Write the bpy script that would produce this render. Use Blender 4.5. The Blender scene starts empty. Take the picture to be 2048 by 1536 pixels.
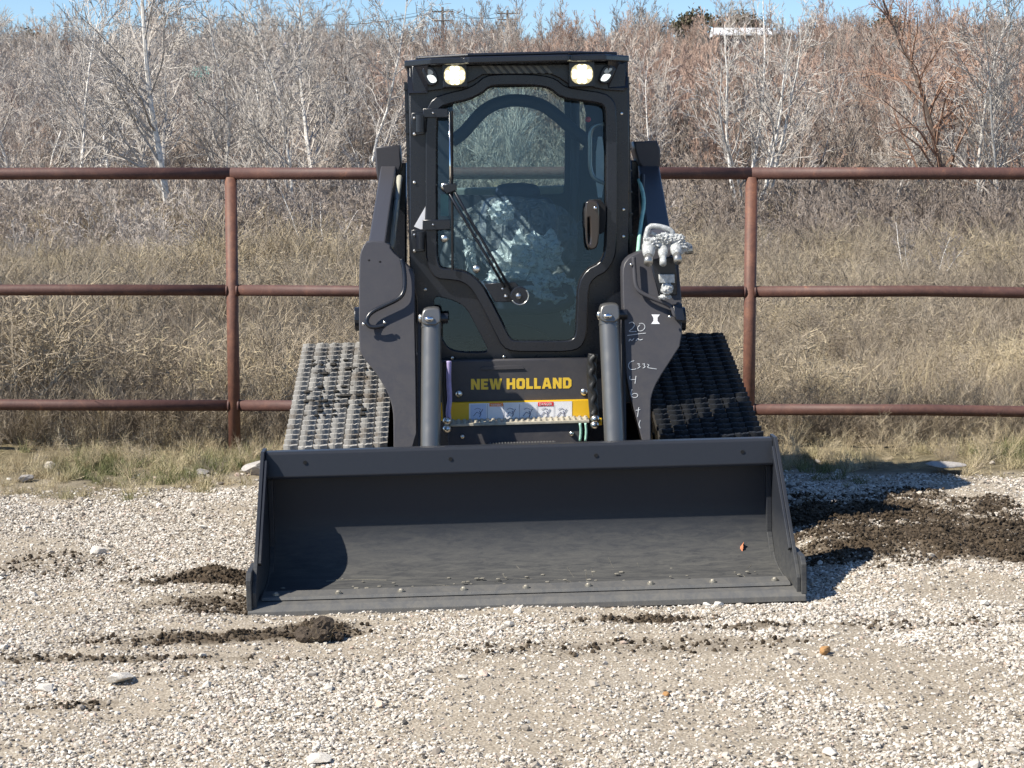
import bpy, bmesh, math, random
import numpy as np
from mathutils import Vector, Matrix, Euler
R = math.radians
random.seed(7); rng = np.random.default_rng(7)
S = bpy.context.scene
COL = S.collection
# ------------------------------------------------------------------ camera, sky, sun, exposure
CAM_H = 1.55; FPX = 4018.0; PITCH = 6.01
cd = bpy.data.cameras.new("camera"); cam = bpy.data.objects.new("camera", cd); COL.objects.link(cam)
cam.location = (0, 0, CAM_H); cam.rotation_euler = (R(90 - PITCH), 0, 0)
cd.sensor_width = 36.0; cd.lens = 36.0 * FPX / 2048.0; cd.clip_start = 0.1; cd.clip_end = 5000
S.camera = cam
SUN_EL, SUN_AZ = 46.0, 64.0            # azimuth from straight behind the camera towards its left
w = bpy.data.worlds.new("World"); S.world = w; w.use_nodes = True
nt = w.node_tree; nt.nodes.clear()
sky = nt.nodes.new("ShaderNodeTexSky"); sky.sky_type = 'NISHITA'; sky.sun_disc = False
sky.sun_elevation = R(SUN_EL); sky.sun_rotation = R(180 + SUN_AZ)
sky.air_density = 0.85; sky.dust_density = 0.0; sky.ozone_density = 6.0
bg = nt.nodes.new("ShaderNodeBackground"); bg.inputs[1].default_value = 0.10
wo = nt.nodes.new("ShaderNodeOutputWorld")
nt.links.new(sky.outputs[0], bg.inputs[0]); nt.links.new(bg.outputs[0], wo.inputs[0])
sl = bpy.data.lights.new("sun", 'SUN'); sl.energy = 5.0; sl.angle = R(0.5); sl.color = (1.0, 0.94, 0.83)
sun = bpy.data.objects.new("sun", sl); COL.objects.link(sun)
# light travels right (+x), back (+y), down
dl = Vector((math.cos(R(SUN_EL)) * math.sin(R(SUN_AZ)), math.cos(R(SUN_EL)) * math.cos(R(SUN_AZ)), -math.sin(R(SUN_EL))))
sun.rotation_euler = dl.to_track_quat('-Z', 'Y').to_euler(); sun.location = (-20, -15, 30)
S.view_settings.view_transform = 'Standard'; S.view_settings.look = 'None'
S.view_settings.gamma = 1.0; S.view_settings.use_curve_mapping = False; S.view_settings.exposure = 0.60
S.cycles.max_bounces = 8; S.cycles.transparent_max_bounces = 24
S.cycles.caustics_reflective = False; S.cycles.caustics_refractive = False

# ------------------------------------------------------------------ photo geometry helpers
CAMP = Vector((0, 0, CAM_H)); FW = Vector((0, math.cos(R(PITCH)), -math.sin(R(PITCH)))); UPV = Vector((0, math.sin(R(PITCH)), math.cos(R(PITCH))))
def ray(px, py): return Vector((1, 0, 0)) * (px - 1024) + FW * FPX + UPV * (768 - py)
def W(px, py, Y):
    d = ray(px, py); return CAMP + d * (Y / d.y)
def G(px, py, z=0.0):
    d = ray(px, py); return CAMP + d * ((z - CAM_H) / d.z)
MLOC = Vector((0.057, 7.12, -0.004)); MROT = Euler((0, R(-1.42), R(1.6)), 'XYZ')
MM = Matrix.Translation(MLOC) @ MROT.to_matrix().to_4x4(); MI = MM.inverted(); MR = MI.to_3x3()
def L(px, py, a, b=0.0):
    """point of the machine's own frame on its plane y = a + b z"""
    c = MI @ CAMP; d = MR @ ray(px, py)
    t = (a + b * c.z - c.y) / (d.y - b * d.z); return c + d * t

# ------------------------------------------------------------------ object helpers
def tag(o, label=None, cat=None, group=None, kind=None):
    if label: o['label'] = label
    if cat: o['category'] = cat
    if group: o['group'] = group
    if kind: o['kind'] = kind
    return o
def empty(name, loc=(0, 0, 0), label=None, cat=None, group=None):
    o = bpy.data.objects.new(name, None); COL.objects.link(o); o.location = loc; o.empty_display_size = .2
    return tag(o, label, cat, group)
def link(name, me, mat=None, parent=None, smooth=False, bevel=0, kind=None):
    if mat is not None and len(me.materials) == 0: me.materials.append(mat)
    o = bpy.data.objects.new(name, me); COL.objects.link(o)
    if parent is not None: o.parent = parent
    if smooth: me.polygons.foreach_set('use_smooth', [True] * len(me.polygons))
    if bevel:
        m = o.modifiers.new('bevel', 'BEVEL'); m.width = bevel; m.segments = 2; m.limit_method = 'ANGLE'; m.angle_limit = R(35)
    if kind: o['kind'] = kind
    return o
class MB:
    def __init__(s): s.v = []; s.f = []
    def add(s, vs, fs):
        n = len(s.v); s.v.extend([tuple(q) for q in vs]); s.f.extend([tuple(i + n for i in f) for f in fs]); return s
    def box(s, x0, x1, y0, y1, z0, z1, M=None):
        vs = [Vector((x, y, z)) for x in (x0, x1) for y in (y0, y1) for z in (z0, z1)]
        if M is not None: vs = [M @ q for q in vs]
        return s.add(vs, [(0, 1, 3, 2), (4, 6, 7, 5), (0, 4, 5, 1), (2, 3, 7, 6), (0, 2, 6, 4), (1, 5, 7, 3)])
    def tube(s, pts, r, k=8, cap=True):
        pts = [Vector(p) for p in pts]; n = len(pts); rs = r if isinstance(r, (list, tuple)) else [r] * n
        vs = []; u = None
        for i, p in enumerate(pts):
            t = (pts[min(i + 1, n - 1)] - pts[max(i - 1, 0)]).normalized()
            if u is None: u = t.orthogonal().normalized()
            u = (u - t * u.dot(t))
            u = u.normalized() if u.length > 1e-6 else t.orthogonal().normalized()
            q = t.cross(u)
            for j in range(k):
                a = 2 * math.pi * j / k; vs.append(p + (u * math.cos(a) + q * math.sin(a)) * rs[i])
        fs = [(i * k + j, i * k + (j + 1) % k, (i + 1) * k + (j + 1) % k, (i + 1) * k + j) for i in range(n - 1) for j in range(k)]
        if cap: fs += [tuple(range(k))[::-1], tuple((n - 1) * k + j for j in range(k))]
        return s.add(vs, fs)
    def sphere(s, c, r, k=10, m=6, sc=(1, 1, 1)):
        c = Vector(c); vs = [c + Vector((0, 0, r * sc[2]))]
        for i in range(1, m):
            for j in range(k):
                th = math.pi * i / m; ph = 2 * math.pi * j / k
                vs.append(c + Vector((r * sc[0] * math.sin(th) * math.cos(ph), r * sc[1] * math.sin(th) * math.sin(ph), r * sc[2] * math.cos(th))))
        vs.append(c - Vector((0, 0, r * sc[2]))); fs = []
        for j in range(k): fs.append((0, 1 + j, 1 + (j + 1) % k))
        for i in range(m - 2):
            for j in range(k):
                a = 1 + i * k + j; b = 1 + i * k + (j + 1) % k; fs.append((a, a + k, b + k, b))
        e = len(vs) - 1
        for j in range(k): fs.append((e, 1 + (m - 2) * k + (j + 1) % k, 1 + (m - 2) * k + j))
        return s.add(vs, fs)
    def mesh(s, name):
        me = bpy.data.meshes.new(name); me.from_pydata(s.v, [], s.f); me.update(); return me
    def obj(s, name, mat, parent=None, **k): return link(name, s.mesh(name), mat, parent, **k)

def chaikin(p, n=2, closed=True):
    p = [tuple(q) for q in p]
    for _ in range(n):
        o = []; m = len(p)
        for i in range(m if closed else m - 1):
            a = p[i]; b = p[(i + 1) % m]
            o.append(tuple(.75 * x + .25 * y for x, y in zip(a, b))); o.append(tuple(.25 * x + .75 * y for x, y in zip(a, b)))
        if not closed: o = [p[0]] + o + [p[-1]]
        p = o
    return p
def inset(poly, d):
    """move every edge of a 2-D polygon inwards by d (image px, clockwise or not)"""
    n = len(poly); A = sum(poly[i][0] * poly[(i + 1) % n][1] - poly[(i + 1) % n][0] * poly[i][1] for i in range(n))
    sgn = 1 if A > 0 else -1; out = []
    for i in range(n):
        a = Vector(poly[i - 1]); b = Vector(poly[i]); c = Vector(poly[(i + 1) % n])
        e1 = (b - a).normalized(); e2 = (c - b).normalized()
        n1 = Vector((-e1.y, e1.x)) * sgn; n2 = Vector((-e2.y, e2.x)) * sgn
        m = (n1 + n2); m = m.normalized(); k = max(.5, m.dot(n1)); out.append(tuple(b + m * d / k))
    return out
def plate(name, outer, holes, a, b, th, mat, parent, bev=0.003, px=True, label=None):
    """flat plate with thickness: outlines in photo px (or local x,z), front face on y = a + b z, going back by th"""
    cu = bpy.data.curves.new(name, 'CURVE'); cu.dimensions = '2D'; cu.fill_mode = 'BOTH'
    cu.extrude = max(1e-4, th / 2 - bev); cu.bevel_depth = bev; cu.bevel_resolution = 1; cu.offset = -bev
    for pl in [outer] + list(holes):
        sp = cu.splines.new('POLY'); pts = [L(p[0], p[1], a, b) for p in pl] if px else [Vector((p[0], 0, p[1])) for p in pl]
        sp.points.add(len(pts) - 1)
        for q, p in zip(sp.points, pts): q.co = (p.x, p.z, 0, 1)
        sp.use_cyclic_u = True
    tmp = bpy.data.objects.new('tmp', cu); me = bpy.data.meshes.new_from_object(tmp)
    bpy.data.objects.remove(tmp); bpy.data.curves.remove(cu)
    n = len(me.vertices); co = np.empty(n * 3); me.vertices.foreach_get('co', co); co = co.reshape(-1, 3)
    nc = np.stack([co[:, 0], a + b * co[:, 1] + th / 2 - co[:, 2], co[:, 1]], 1)
    me.vertices.foreach_set('co', nc.ravel()); me.name = name; me.materials.clear(); me.update()
    o = link(name, me, mat, parent)
    if label: o['label'] = label
    return o
def ltube(name, pxs, a, b, r, mat, parent, n=2, k=10):
    pts = [L(p[0], p[1], (p[2] if len(p) > 2 else a), b) for p in pxs]
    if n: pts = [Vector(q) for q in chaikin([tuple(p) for p in pts], n, False)]
    return MB().tube(pts, r, k).obj(name, mat, parent, smooth=True)

# ------------------------------------------------------------------ materials
def newmat(name):
    m = bpy.data.materials.new(name); m.use_nodes = True; t = m.node_tree
    return m, t, t.nodes['Principled BSDF']
def ramp(t, fac, stops):
    n = t.nodes.new('ShaderNodeValToRGB'); cr = n.color_ramp
    while len(cr.elements) > 1: cr.elements.remove(cr.elements[-1])
    for i, (p, c) in enumerate(stops):
        e = cr.elements[0] if i == 0 else cr.elements.new(p); e.position = p; e.color = (*c, 1) if len(c) == 3 else c
    t.links.new(fac, n.inputs[0]); return n
def noise(t, scale, detail=4, rough=.6, coord='Object', vec=None, dist=0):
    n = t.nodes.new('ShaderNodeTexNoise'); n.inputs['Scale'].default_value = scale; n.inputs['Detail'].default_value = detail
    n.inputs['Roughness'].default_value = rough; n.inputs['Distortion'].default_value = dist
    if vec is None:
        tc = t.nodes.new('ShaderNodeTexCoord'); vec = tc.outputs[coord]
    t.links.new(vec, n.inputs['Vector']); return n
def bump(t, h, strength, dist, bsdf):
    b = t.nodes.new('ShaderNodeBump'); b.inputs['Strength'].default_value = strength; b.inputs['Distance'].default_value = dist
    t.links.new(h, b.inputs['Height']); t.links.new(b.outputs[0], bsdf.inputs['Normal']); return b
def mixc(t, fac, c1, c2, mode='MIX'):
    n = t.nodes.new('ShaderNodeMix'); n.data_type = 'RGBA'; n.blend_type = mode
    for s, c in ((n.inputs[0], fac), (n.inputs[6], c1), (n.inputs[7], c2)):
        if isinstance(c, (int, float)): s.default_value = c
        elif isinstance(c, tuple): s.default_value = (*c, 1)
        else: t.links.new(c, s)
    return n.outputs[2]
def simple(name, c, rough=.5, metal=0, var=.15, sc=6, bmp=0, spec=.5, coat=0):
    m, t, b = newmat(name); b.inputs['Roughness'].default_value = rough; b.inputs['Metallic'].default_value = metal
    b.inputs['Specular IOR Level'].default_value = spec; b.inputs['Coat Weight'].default_value = coat
    n = noise(t, sc); r = ramp(t, n.outputs['Fac'], [(.3, tuple(x * (1 - var) for x in c)), (.7, tuple(min(1, x * (1 + var)) for x in c))])
    t.links.new(r.outputs[0], b.inputs['Base Color'])
    n3 = noise(t, sc * 3); rr = ramp(t, n3.outputs['Fac'], [(.3, (rough * .85,) * 3), (.7, (min(1, rough * 1.15),) * 3)]); t.links.new(rr.outputs[0], b.inputs['Roughness'])
    if bmp: n2 = noise(t, sc * 12, 3); bump(t, n2.outputs['Fac'], bmp, .002, b)
    return m
def paint_mat(name, c, dust_light_c, lo, hi, amount=.5, rough=.42, st=(1, 1, 1), fl=.12):
    """painted steel, dusted near the ground; on the bucket the dust tone also paints sunlight"""
    m, t, b = newmat(name); b.inputs['Specular IOR Level'].default_value = .22
    tc = t.nodes.new('ShaderNodeTexCoord'); sp = t.nodes.new('ShaderNodeSeparateXYZ'); t.links.new(tc.outputs['Object'], sp.inputs[0])
    mr = t.nodes.new('ShaderNodeMapRange'); mr.inputs[1].default_value = hi; mr.inputs[2].default_value = lo; t.links.new(sp.outputs[2], mr.inputs[0])
    mp = t.nodes.new('ShaderNodeMapping'); mp.inputs['Scale'].default_value = st; t.links.new(tc.outputs['Object'], mp.inputs[0]); n = noise(t, 11, 10, .78, vec=mp.outputs[0], dist=.6); n2 = noise(t, 60, 4)
    a = t.nodes.new('ShaderNodeMath'); a.operation = 'MULTIPLY'; t.links.new(mr.outputs[0], a.inputs[0])
    r = ramp(t, n.outputs['Fac'], [(.40, (fl,) * 3), (.64, (1, 1, 1))]); t.links.new(r.outputs[0], a.inputs[1])
    a2 = t.nodes.new('ShaderNodeMath'); a2.operation = 'MULTIPLY'; a2.inputs[1].default_value = amount; t.links.new(a.outputs[0], a2.inputs[0])
    a3 = t.nodes.new('ShaderNodeMath'); a3.operation = 'MULTIPLY_ADD'; a3.inputs[1].default_value = .06; t.links.new(n2.outputs['Fac'], a3.inputs[0]); t.links.new(a2.outputs[0], a3.inputs[2])
    t.links.new(mixc(t, a3.outputs[0], c, dust_light_c), b.inputs['Base Color'])
    rr = ramp(t, a3.outputs[0], [(0, (rough,) * 3), (.6, (.85,) * 3)]); t.links.new(rr.outputs[0], b.inputs['Roughness'])
    n4 = noise(t, 300, 2); bump(t, n4.outputs['Fac'], .12, .001, b)
    return m
M = {}
M['paint'] = paint_mat('charcoal paint', (.057, .057, .066), (.22, .19, .15), .1, 1.3, .22, .34)
M['bucket'] = paint_mat('bucket paint', (.025, .028, .036), (.115, .112, .102), .04, .26, .8, .30, (.9, 4, 4), .35)  # pale lower half is floor dust plus sunlight put into the colour
M['edge'] = paint_mat('worn cutting edge', (.10, .102, .105), (.24, .215, .17), -.2, .30, .6, .42, (2.2, 1, 1))
M['frame'] = simple('black frame paint', (.013, .015, .021), .28, var=.1, spec=.5)
M['rubberseal'] = simple('black rubber', (.012, .012, .013), .7, spec=.3)
M['cyl'] = simple('grey cylinder paint', (.17, .165, .155), .34, .55, var=.04, spec=.9)
M['yellow'] = simple('yellow paint', (.80, .47, .02), .35, var=.05)
M['letter'] = simple('yellow decal', (.85, .56, .05), .4, var=.03)
M['white'] = simple('white decal', (.80, .80, .82), .4, var=.03)
M['orange'] = simple('orange decal', (.85, .22, .03), .4, var=.03)
M['red'] = simple('red plastic', (.75, .04, .04), .3, var=.05)
M['ink'] = simple('blue black ink', (.05, .06, .15), .5, var=.1)
M['chalk'] = simple('chalk mark', (.52, .54, .56), .9, var=.15, sc=90)
M['zinc'] = simple('zinc bolt', (.75, .73, .68), .28, 1, var=.1)
M['dullbolt'] = simple('dusty bolt', (.36, .33, .27), .5, .5, var=.3, sc=50)
M['chrome'] = simple('chrome', (.85, .85, .85), .12, 1, var=.03)
M['interior'] = simple('dark interior plastic', (.022, .027, .035), .55, var=.15, bmp=.3)
M['seat'] = simple('seat fabric', (.018, .032, .065), .7, var=.2, bmp=.3)
M['hose'] = simple('black hose', (.02, .02, .02), .45, var=.2, bmp=.5, sc=30)
M['purple'] = simple('lavender sleeve', (.38, .33, .58), .6, var=.12, sc=40)
M['green'] = simple('pale green lead', (.35, .6, .48), .5, var=.15, sc=40)
M['handle'] = simple('door handle plastic', (.035, .027, .024), .22, var=.1, coat=.5)
M['steelgrey'] = simple('bare grey metal', (.42, .41, .38), .35, .8, var=.15)
M['hood'] = simple('engine hood paint', (.10, .11, .115), .4, var=.06)
M['leaf'] = simple('dry orange leaf', (.55, .20, .10), .7, var=.4, sc=60)
def glass(name, tint, refl):
    m = bpy.data.materials.new(name); m.use_nodes = True; t = m.node_tree; t.nodes.clear()
    o = t.nodes.new('ShaderNodeOutputMaterial'); mx = t.nodes.new('ShaderNodeMixShader'); tr = t.nodes.new('ShaderNodeBsdfTransparent')
    gl = t.nodes.new('ShaderNodeBsdfGlossy'); gl.inputs['Roughness'].default_value = .02; fr = t.nodes.new('ShaderNodeFresnel'); fr.inputs[0].default_value = refl
    tr.inputs[0].default_value = (*tint, 1); t.links.new(fr.outputs[0], mx.inputs[0]); t.links.new(tr.outputs[0], mx.inputs[1]); t.links.new(gl.outputs[0], mx.inputs[2])
    t.links.new(mx.outputs[0], o.inputs[0]); return m
M['glass'] = glass('tinted cab glass', (.74, .83, .86), 1.45); M['rearglass'] = glass('rear cab glass', (.84, .90, .88), 1.45)
M['sideglass'] = glass('lower side glass', (.5, .62, .70), 1.5)
def film():
    m, t, b = newmat('crumpled clear plastic'); b.inputs['Base Color'].default_value = (.86, .90, .88, 1); b.inputs['Roughness'].default_value = .12
    b.inputs['Specular IOR Level'].default_value = .8
    n = noise(t, 26, 5, .7, dist=1.2); r = ramp(t, n.outputs['Fac'], [(.36, (.12,) * 3), (.50, (.9,) * 3)]); t.links.new(r.outputs[0], b.inputs['Alpha'])
    bump(t, n.outputs['Fac'], .8, .02, b); return m
M['film'] = film()
def thinfilm():
    m, t, b = newmat('clear plastic wrap'); b.inputs['Base Color'].default_value = (.8, .84, .83, 1); b.inputs['Roughness'].default_value = .15
    n = noise(t, 14, 5, .7, dist=2.0); r = ramp(t, n.outputs['Fac'], [(.42, (.04,) * 3), (.52, (.30,) * 3), (.62, (.06,) * 3)]); t.links.new(r.outputs[0], b.inputs['Alpha'])
    bump(t, n.outputs['Fac'], .6, .02, b); return m
M['thinfilm'] = thinfilm()
M['wrap'] = simple('white plastic wrap', (.48, .49, .48), .18, var=.35, sc=55, bmp=1.0)
def emis(name, c, s):
    m, t, b = newmat(name); b.inputs['Base Color'].default_value = (.12, .12, .10, 1); b.inputs['Emission Color'].default_value = (*c, 1); b.inputs['Emission Strength'].default_value = s; return m
M['lamp'] = emis('lit work lamp', (1, .93, .66), 3.2); M['lampdim'] = emis('lamp lens', (1, .86, .48), .50); M['lamp2'] = emis('lit marker lamp', (.92, 1, .97), .9)
def rust(cs=((.05, .020, .017), (.085, .034, .027), (.125, .055, .04), (.30, .12, .06)), c2=(.105, .058, .048), sc=9):
    m, t, b = newmat('rusty pipe'); n = noise(t, sc, 9, .78, dist=.8); n2 = noise(t, 90, 4)
    r = ramp(t, n.outputs['Fac'], [(.30, cs[0]), (.48, cs[1]), (.60, cs[2]), (.72, cs[3])])
    f2 = t.nodes.new('ShaderNodeMath'); f2.operation = 'MULTIPLY'; f2.inputs[1].default_value = .6; t.links.new(n2.outputs['Fac'], f2.inputs[0]); c = mixc(t, f2.outputs[0], r.outputs[0], c2); t.links.new(c, b.inputs['Base Color'])
    b.inputs['Roughness'].default_value = .62; bump(t, n2.outputs['Fac'], .4, .002, b); return m
M['rust'] = rust(); M['rustpost'] = rust(((.08, .030, .020), (.14, .055, .035), (.21, .088, .05), (.32, .14, .075)), (.13, .068, .05), 16)
def lugmat(name, pale, dark, lo=.42, hi=.60):
    m, t, b = newmat(name); tc = t.nodes.new('ShaderNodeTexCoord'); g = t.nodes.new('ShaderNodeNewGeometry')
    n = noise(t, 5, 6, .7, vec=g.outputs['Position']); n2 = noise(t, 45, 5, .7, vec=g.outputs['Position'])
    oi = t.nodes.new('ShaderNodeObjectInfo')
    a = t.nodes.new('ShaderNodeMath'); a.operation = 'MULTIPLY_ADD'; a.inputs[1].default_value = .45; t.links.new(n2.outputs['Fac'], a.inputs[0]); t.links.new(n.outputs['Fac'], a.inputs[2])
    a2 = t.nodes.new('ShaderNodeMath'); a2.operation = 'MULTIPLY_ADD'; a2.inputs[1].default_value = .14; t.links.new(oi.outputs['Random'], a2.inputs[0]); t.links.new(a.outputs[0], a2.inputs[2])
    r = ramp(t, a2.outputs[0], [(.50, (.085, .064, .042)), (.62, (.19, .16, .13)), (.76, pale), (.98, tuple(x * 1.3 for x in pale))]); t.links.new(r.outputs[0], b.inputs['Base Color'])
    b.inputs['Roughness'].default_value = .8; bump(t, n2.outputs['Fac'], .5, .004, b); return m
M['lug'] = lugmat('muddy rubber lug', (.30, .285, .26), (.06, .05, .04))
M['lugshade'] = simple('rubber lug darkened for shade', (.016, .018, .022), .6, var=.35, spec=.3, sc=30, bmp=.3)  # right track's lugs coloured near-black to stand in for the machine's shadow
M['belt'] = simple('dusty rubber belt', (.028, .024, .019), .85, var=.4, sc=20, bmp=.5)
def inst(name, stops, rough=.85, tonesc=1.0, posvar=0, translucent=False):
    """colour from the per-instance value 'tone'"""
    m, t, b = newmat(name); at = t.nodes.new('ShaderNodeAttribute'); at.attribute_type = 'INSTANCER'; at.attribute_name = 'tone'
    fac = at.outputs['Fac']
    if posvar:
        n = noise(t, posvar, 3); a = t.nodes.new('ShaderNodeMath'); a.operation = 'MULTIPLY_ADD'; a.inputs[1].default_value = .3
        t.links.new(n.outputs['Fac'], a.inputs[0]); s = t.nodes.new('ShaderNodeMath'); s.operation = 'SUBTRACT'; s.inputs[1].default_value = .15
        t.links.new(at.outputs['Fac'], s.inputs[0]); t.links.new(s.outputs[0], a.inputs[2]); fac = a.outputs[0]
    r = ramp(t, fac, stops); t.links.new(r.outputs[0], b.inputs['Base Color']); b.inputs['Roughness'].default_value = rough
    b.inputs['Specular IOR Level'].default_value = .25; return m

# ------------------------------------------------------------------ ground
def sm(a, b, x):
    t = np.clip((x - a) / (b - a), 0, 1); return t * t * (3 - 2 * t)
def vnoise(x, y, sc, seed):
    xi = x * sc; yi = y * sc; x0 = np.floor(xi).astype(int); y0 = np.floor(yi).astype(int); fx = xi - x0; fy = yi - y0
    fx = fx * fx * (3 - 2 * fx); fy = fy * fy * (3 - 2 * fy)
    def h(a, b):
        n = (a * 374761393 + b * 668265263 + seed * 1274126177) & 0x7fffffff; n = ((n ^ (n >> 13)) * 1274126177) & 0x7fffffff
        return ((n ^ (n >> 16)) & 0xffff) / 65535.0
    return (h(x0, y0) * (1 - fx) + h(x0 + 1, y0) * fx) * (1 - fy) + (h(x0, y0 + 1) * (1 - fx) + h(x0 + 1, y0 + 1) * fx) * fy
def fbm(x, y, sc, seed, o=4):
    s = 0; a = .5; t = 0
    for i in range(o): s = s + a * vnoise(x, y, sc * 2 ** i, seed + i); t += a; a *= .55
    return s / t
def blob(x, y, px, py, rx, ry, rot=0.0):
    c = G(px, py); dx = x - c.x; dy = y - c.y; cr, sr = math.cos(rot), math.sin(rot)
    u = (dx * cr + dy * sr) / rx; v = (-dx * sr + dy * cr) / ry; return np.sqrt(u * u + v * v)
def dirt_shade_mask(x, y):
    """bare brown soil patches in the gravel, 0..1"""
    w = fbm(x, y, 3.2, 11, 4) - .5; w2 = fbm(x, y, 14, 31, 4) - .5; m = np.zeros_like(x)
    for px, py, rx, ry, rot, st in [(1990, 1105, 1.0, .42, 0, 1.0), (1740, 1050, .85, .62, .1, 1.0), (1700, 1118, .5, .20, .1, .8), (1650, 1085, .35, .3, 0, .85), (455, 1140, .34, .14, .4, 1.0), (460, 1190, .30, .20, 0, .72), (440, 1262, .36, .11, 0, .9), (560, 1258, .25, .09, 0, .85),  # soil right of the bucket also darkens the ground where the shadow falls
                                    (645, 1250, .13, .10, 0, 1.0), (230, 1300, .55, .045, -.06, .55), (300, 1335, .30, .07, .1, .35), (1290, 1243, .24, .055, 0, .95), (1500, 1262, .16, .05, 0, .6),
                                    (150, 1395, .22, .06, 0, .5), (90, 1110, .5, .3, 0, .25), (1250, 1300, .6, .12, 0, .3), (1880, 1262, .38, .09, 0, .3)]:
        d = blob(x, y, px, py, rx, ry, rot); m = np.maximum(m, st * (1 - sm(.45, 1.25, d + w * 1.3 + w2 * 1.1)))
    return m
def grassmask(x, y):
    w = fbm(x, y, 1.6, 51, 4) - .5
    return sm(9.6, 10.9, y + w * 1.9 + np.where(x > 1.5, .35, 0.0))
def hz(x, y):
    z = .0215 * np.clip(x, -8, 8) * (1 - sm(9, 14, y))
    near = 1 - sm(12, 16, y)
    z = z + near * ((fbm(x, y, 1.1, 3, 3) - .5) * .05 + (fbm(x, y, 7, 5, 3) - .5) * .022)
    dm = dirt_shade_mask(x, y)
    z = z + near * dm * ((fbm(x, y, 9, 8, 4) - .5) * .05 + (fbm(x, y, 26, 18, 2) - .5) * .03)
    z = z + .035 * (1 - sm(.3, 1.2, blob(x, y, 1990, 1105, .9, .35)))
    z = z + .025 * (1 - sm(.2, 1.0, blob(x, y, 450, 1135, .22, .10))) + .012 * (1 - sm(.2, 1.0, blob(x, y, 440, 1262, .3, .08)))
    # keep the ground under the bucket and tracks clear of the machine
    under = (1 - sm(.0, .25, np.maximum(np.abs(x - .03) - 1.02, 0) + np.maximum(7.10 - y, 0) * 4 + np.maximum(y - 10.9, 0)))
    z = z * (1 - under) + under * (.0245 * x - .022)
    z = z - .02 * sm(9.6, 10.6, y) * near * (fbm(x, y, 1.2, 77, 3) + .1) * (1 - under)
    # far country: shallow draw, then a long rise
    z = z - .35 * sm(13, 35, y) + (11.9 + .5 * np.clip(x / 40, -1, 1)) * sm(52, 250, y) + 1.2 * sm(50, 200, y) * (fbm(x, y, .02, 91, 3) - .5) * 2 - 14 * sm(300, 900, y)
    return z
def gz(x, y): return float(hz(np.array([float(x)]), np.array([float(y)]))[0])
xs = np.concatenate([-np.geomspace(1500, 3.6, 46), np.arange(-3.55, 3.56, .028), np.geomspace(3.6, 1500, 46)])
ys = np.concatenate([[-300, -60, -15, -4, 0, 2, 3.4, 4.2], np.arange(4.7, 11.6, .028), np.geomspace(11.65, 2500, 110)])
X, Y = np.meshgrid(xs, ys); Z = hz(X.ravel(), Y.ravel())
nx, ny = len(xs), len(ys)
me = bpy.data.meshes.new('ground'); n = nx * ny
me.vertices.add(n); me.vertices.foreach_set('co', np.stack([X.ravel(), Y.ravel(), Z], 1).ravel())
i = np.arange((ny - 1) * (nx - 1)); r_ = i // (nx - 1); c_ = i % (nx - 1); a0 = r_ * nx + c_
q = np.stack([a0, a0 + 1, a0 + nx + 1, a0 + nx], 1).ravel()
me.loops.add(len(q)); me.loops.foreach_set('vertex_index', q); me.polygons.add(len(i)); me.polygons.foreach_set('loop_start', np.arange(len(i)) * 4)
me.polygons.foreach_set('use_smooth', np.ones(len(i), bool)); me.update(calc_edges=True)
for nm, arr in (('dirt_shade', dirt_shade_mask(X.ravel(), Y.ravel())), ('grass', grassmask(X.ravel(), Y.ravel()))):
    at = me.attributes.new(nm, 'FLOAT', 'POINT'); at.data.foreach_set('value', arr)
def groundmat():
    m, t, b = newmat('gravel and soil'); g = t.nodes.new('ShaderNodeNewGeometry'); P = g.outputs['Position']
    v = t.nodes.new('ShaderNodeTexVoronoi'); v.inputs['Scale'].default_value = 110; t.links.new(P, v.inputs['Vector'])
    cr = ramp(t, v.outputs['Color'], [(0, (.22, .18, .13)), (.4, (.42, .36, .28)), (.8, (.58, .52, .43)), (1, (.74, .69, .60))])
    v2 = ramp(t, v.outputs['Distance'], [(0, (1, 1, 1)), (.8, (.45, .42, .38))]); gc = mixc(t, 1.0, cr.outputs[0], v2.outputs[0], 'MULTIPLY')
    n1 = noise(t, 1.3, 5, .6, vec=P); fines = mixc(t, n1.outputs['Fac'], (.32, .265, .20), (.47, .415, .335)); gc = mixc(t, .45, gc, fines)
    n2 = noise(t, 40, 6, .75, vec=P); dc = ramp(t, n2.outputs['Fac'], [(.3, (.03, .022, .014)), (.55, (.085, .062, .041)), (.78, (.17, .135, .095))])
    ad = t.nodes.new('ShaderNodeAttribute'); ad.attribute_name = 'dirt_shade'; ag = t.nodes.new('ShaderNodeAttribute'); ag.attribute_name = 'grass'
    n3 = noise(t, 9, 6, .7, vec=P); gr = ramp(t, n3.outputs['Fac'], [(.3, (.09, .075, .045)), (.6, (.20, .165, .10)), (.8, (.27, .235, .15))])
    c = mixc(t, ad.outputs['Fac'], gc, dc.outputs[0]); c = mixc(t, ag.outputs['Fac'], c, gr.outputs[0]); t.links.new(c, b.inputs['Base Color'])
    b.inputs['Roughness'].default_value = .95; b.inputs['Specular IOR Level'].default_value = .15
    bump(t, v.outputs['Distance'], .5, -.006, b); return m
tag(link('gravel_ground', me, groundmat()), kind='structure')

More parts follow.
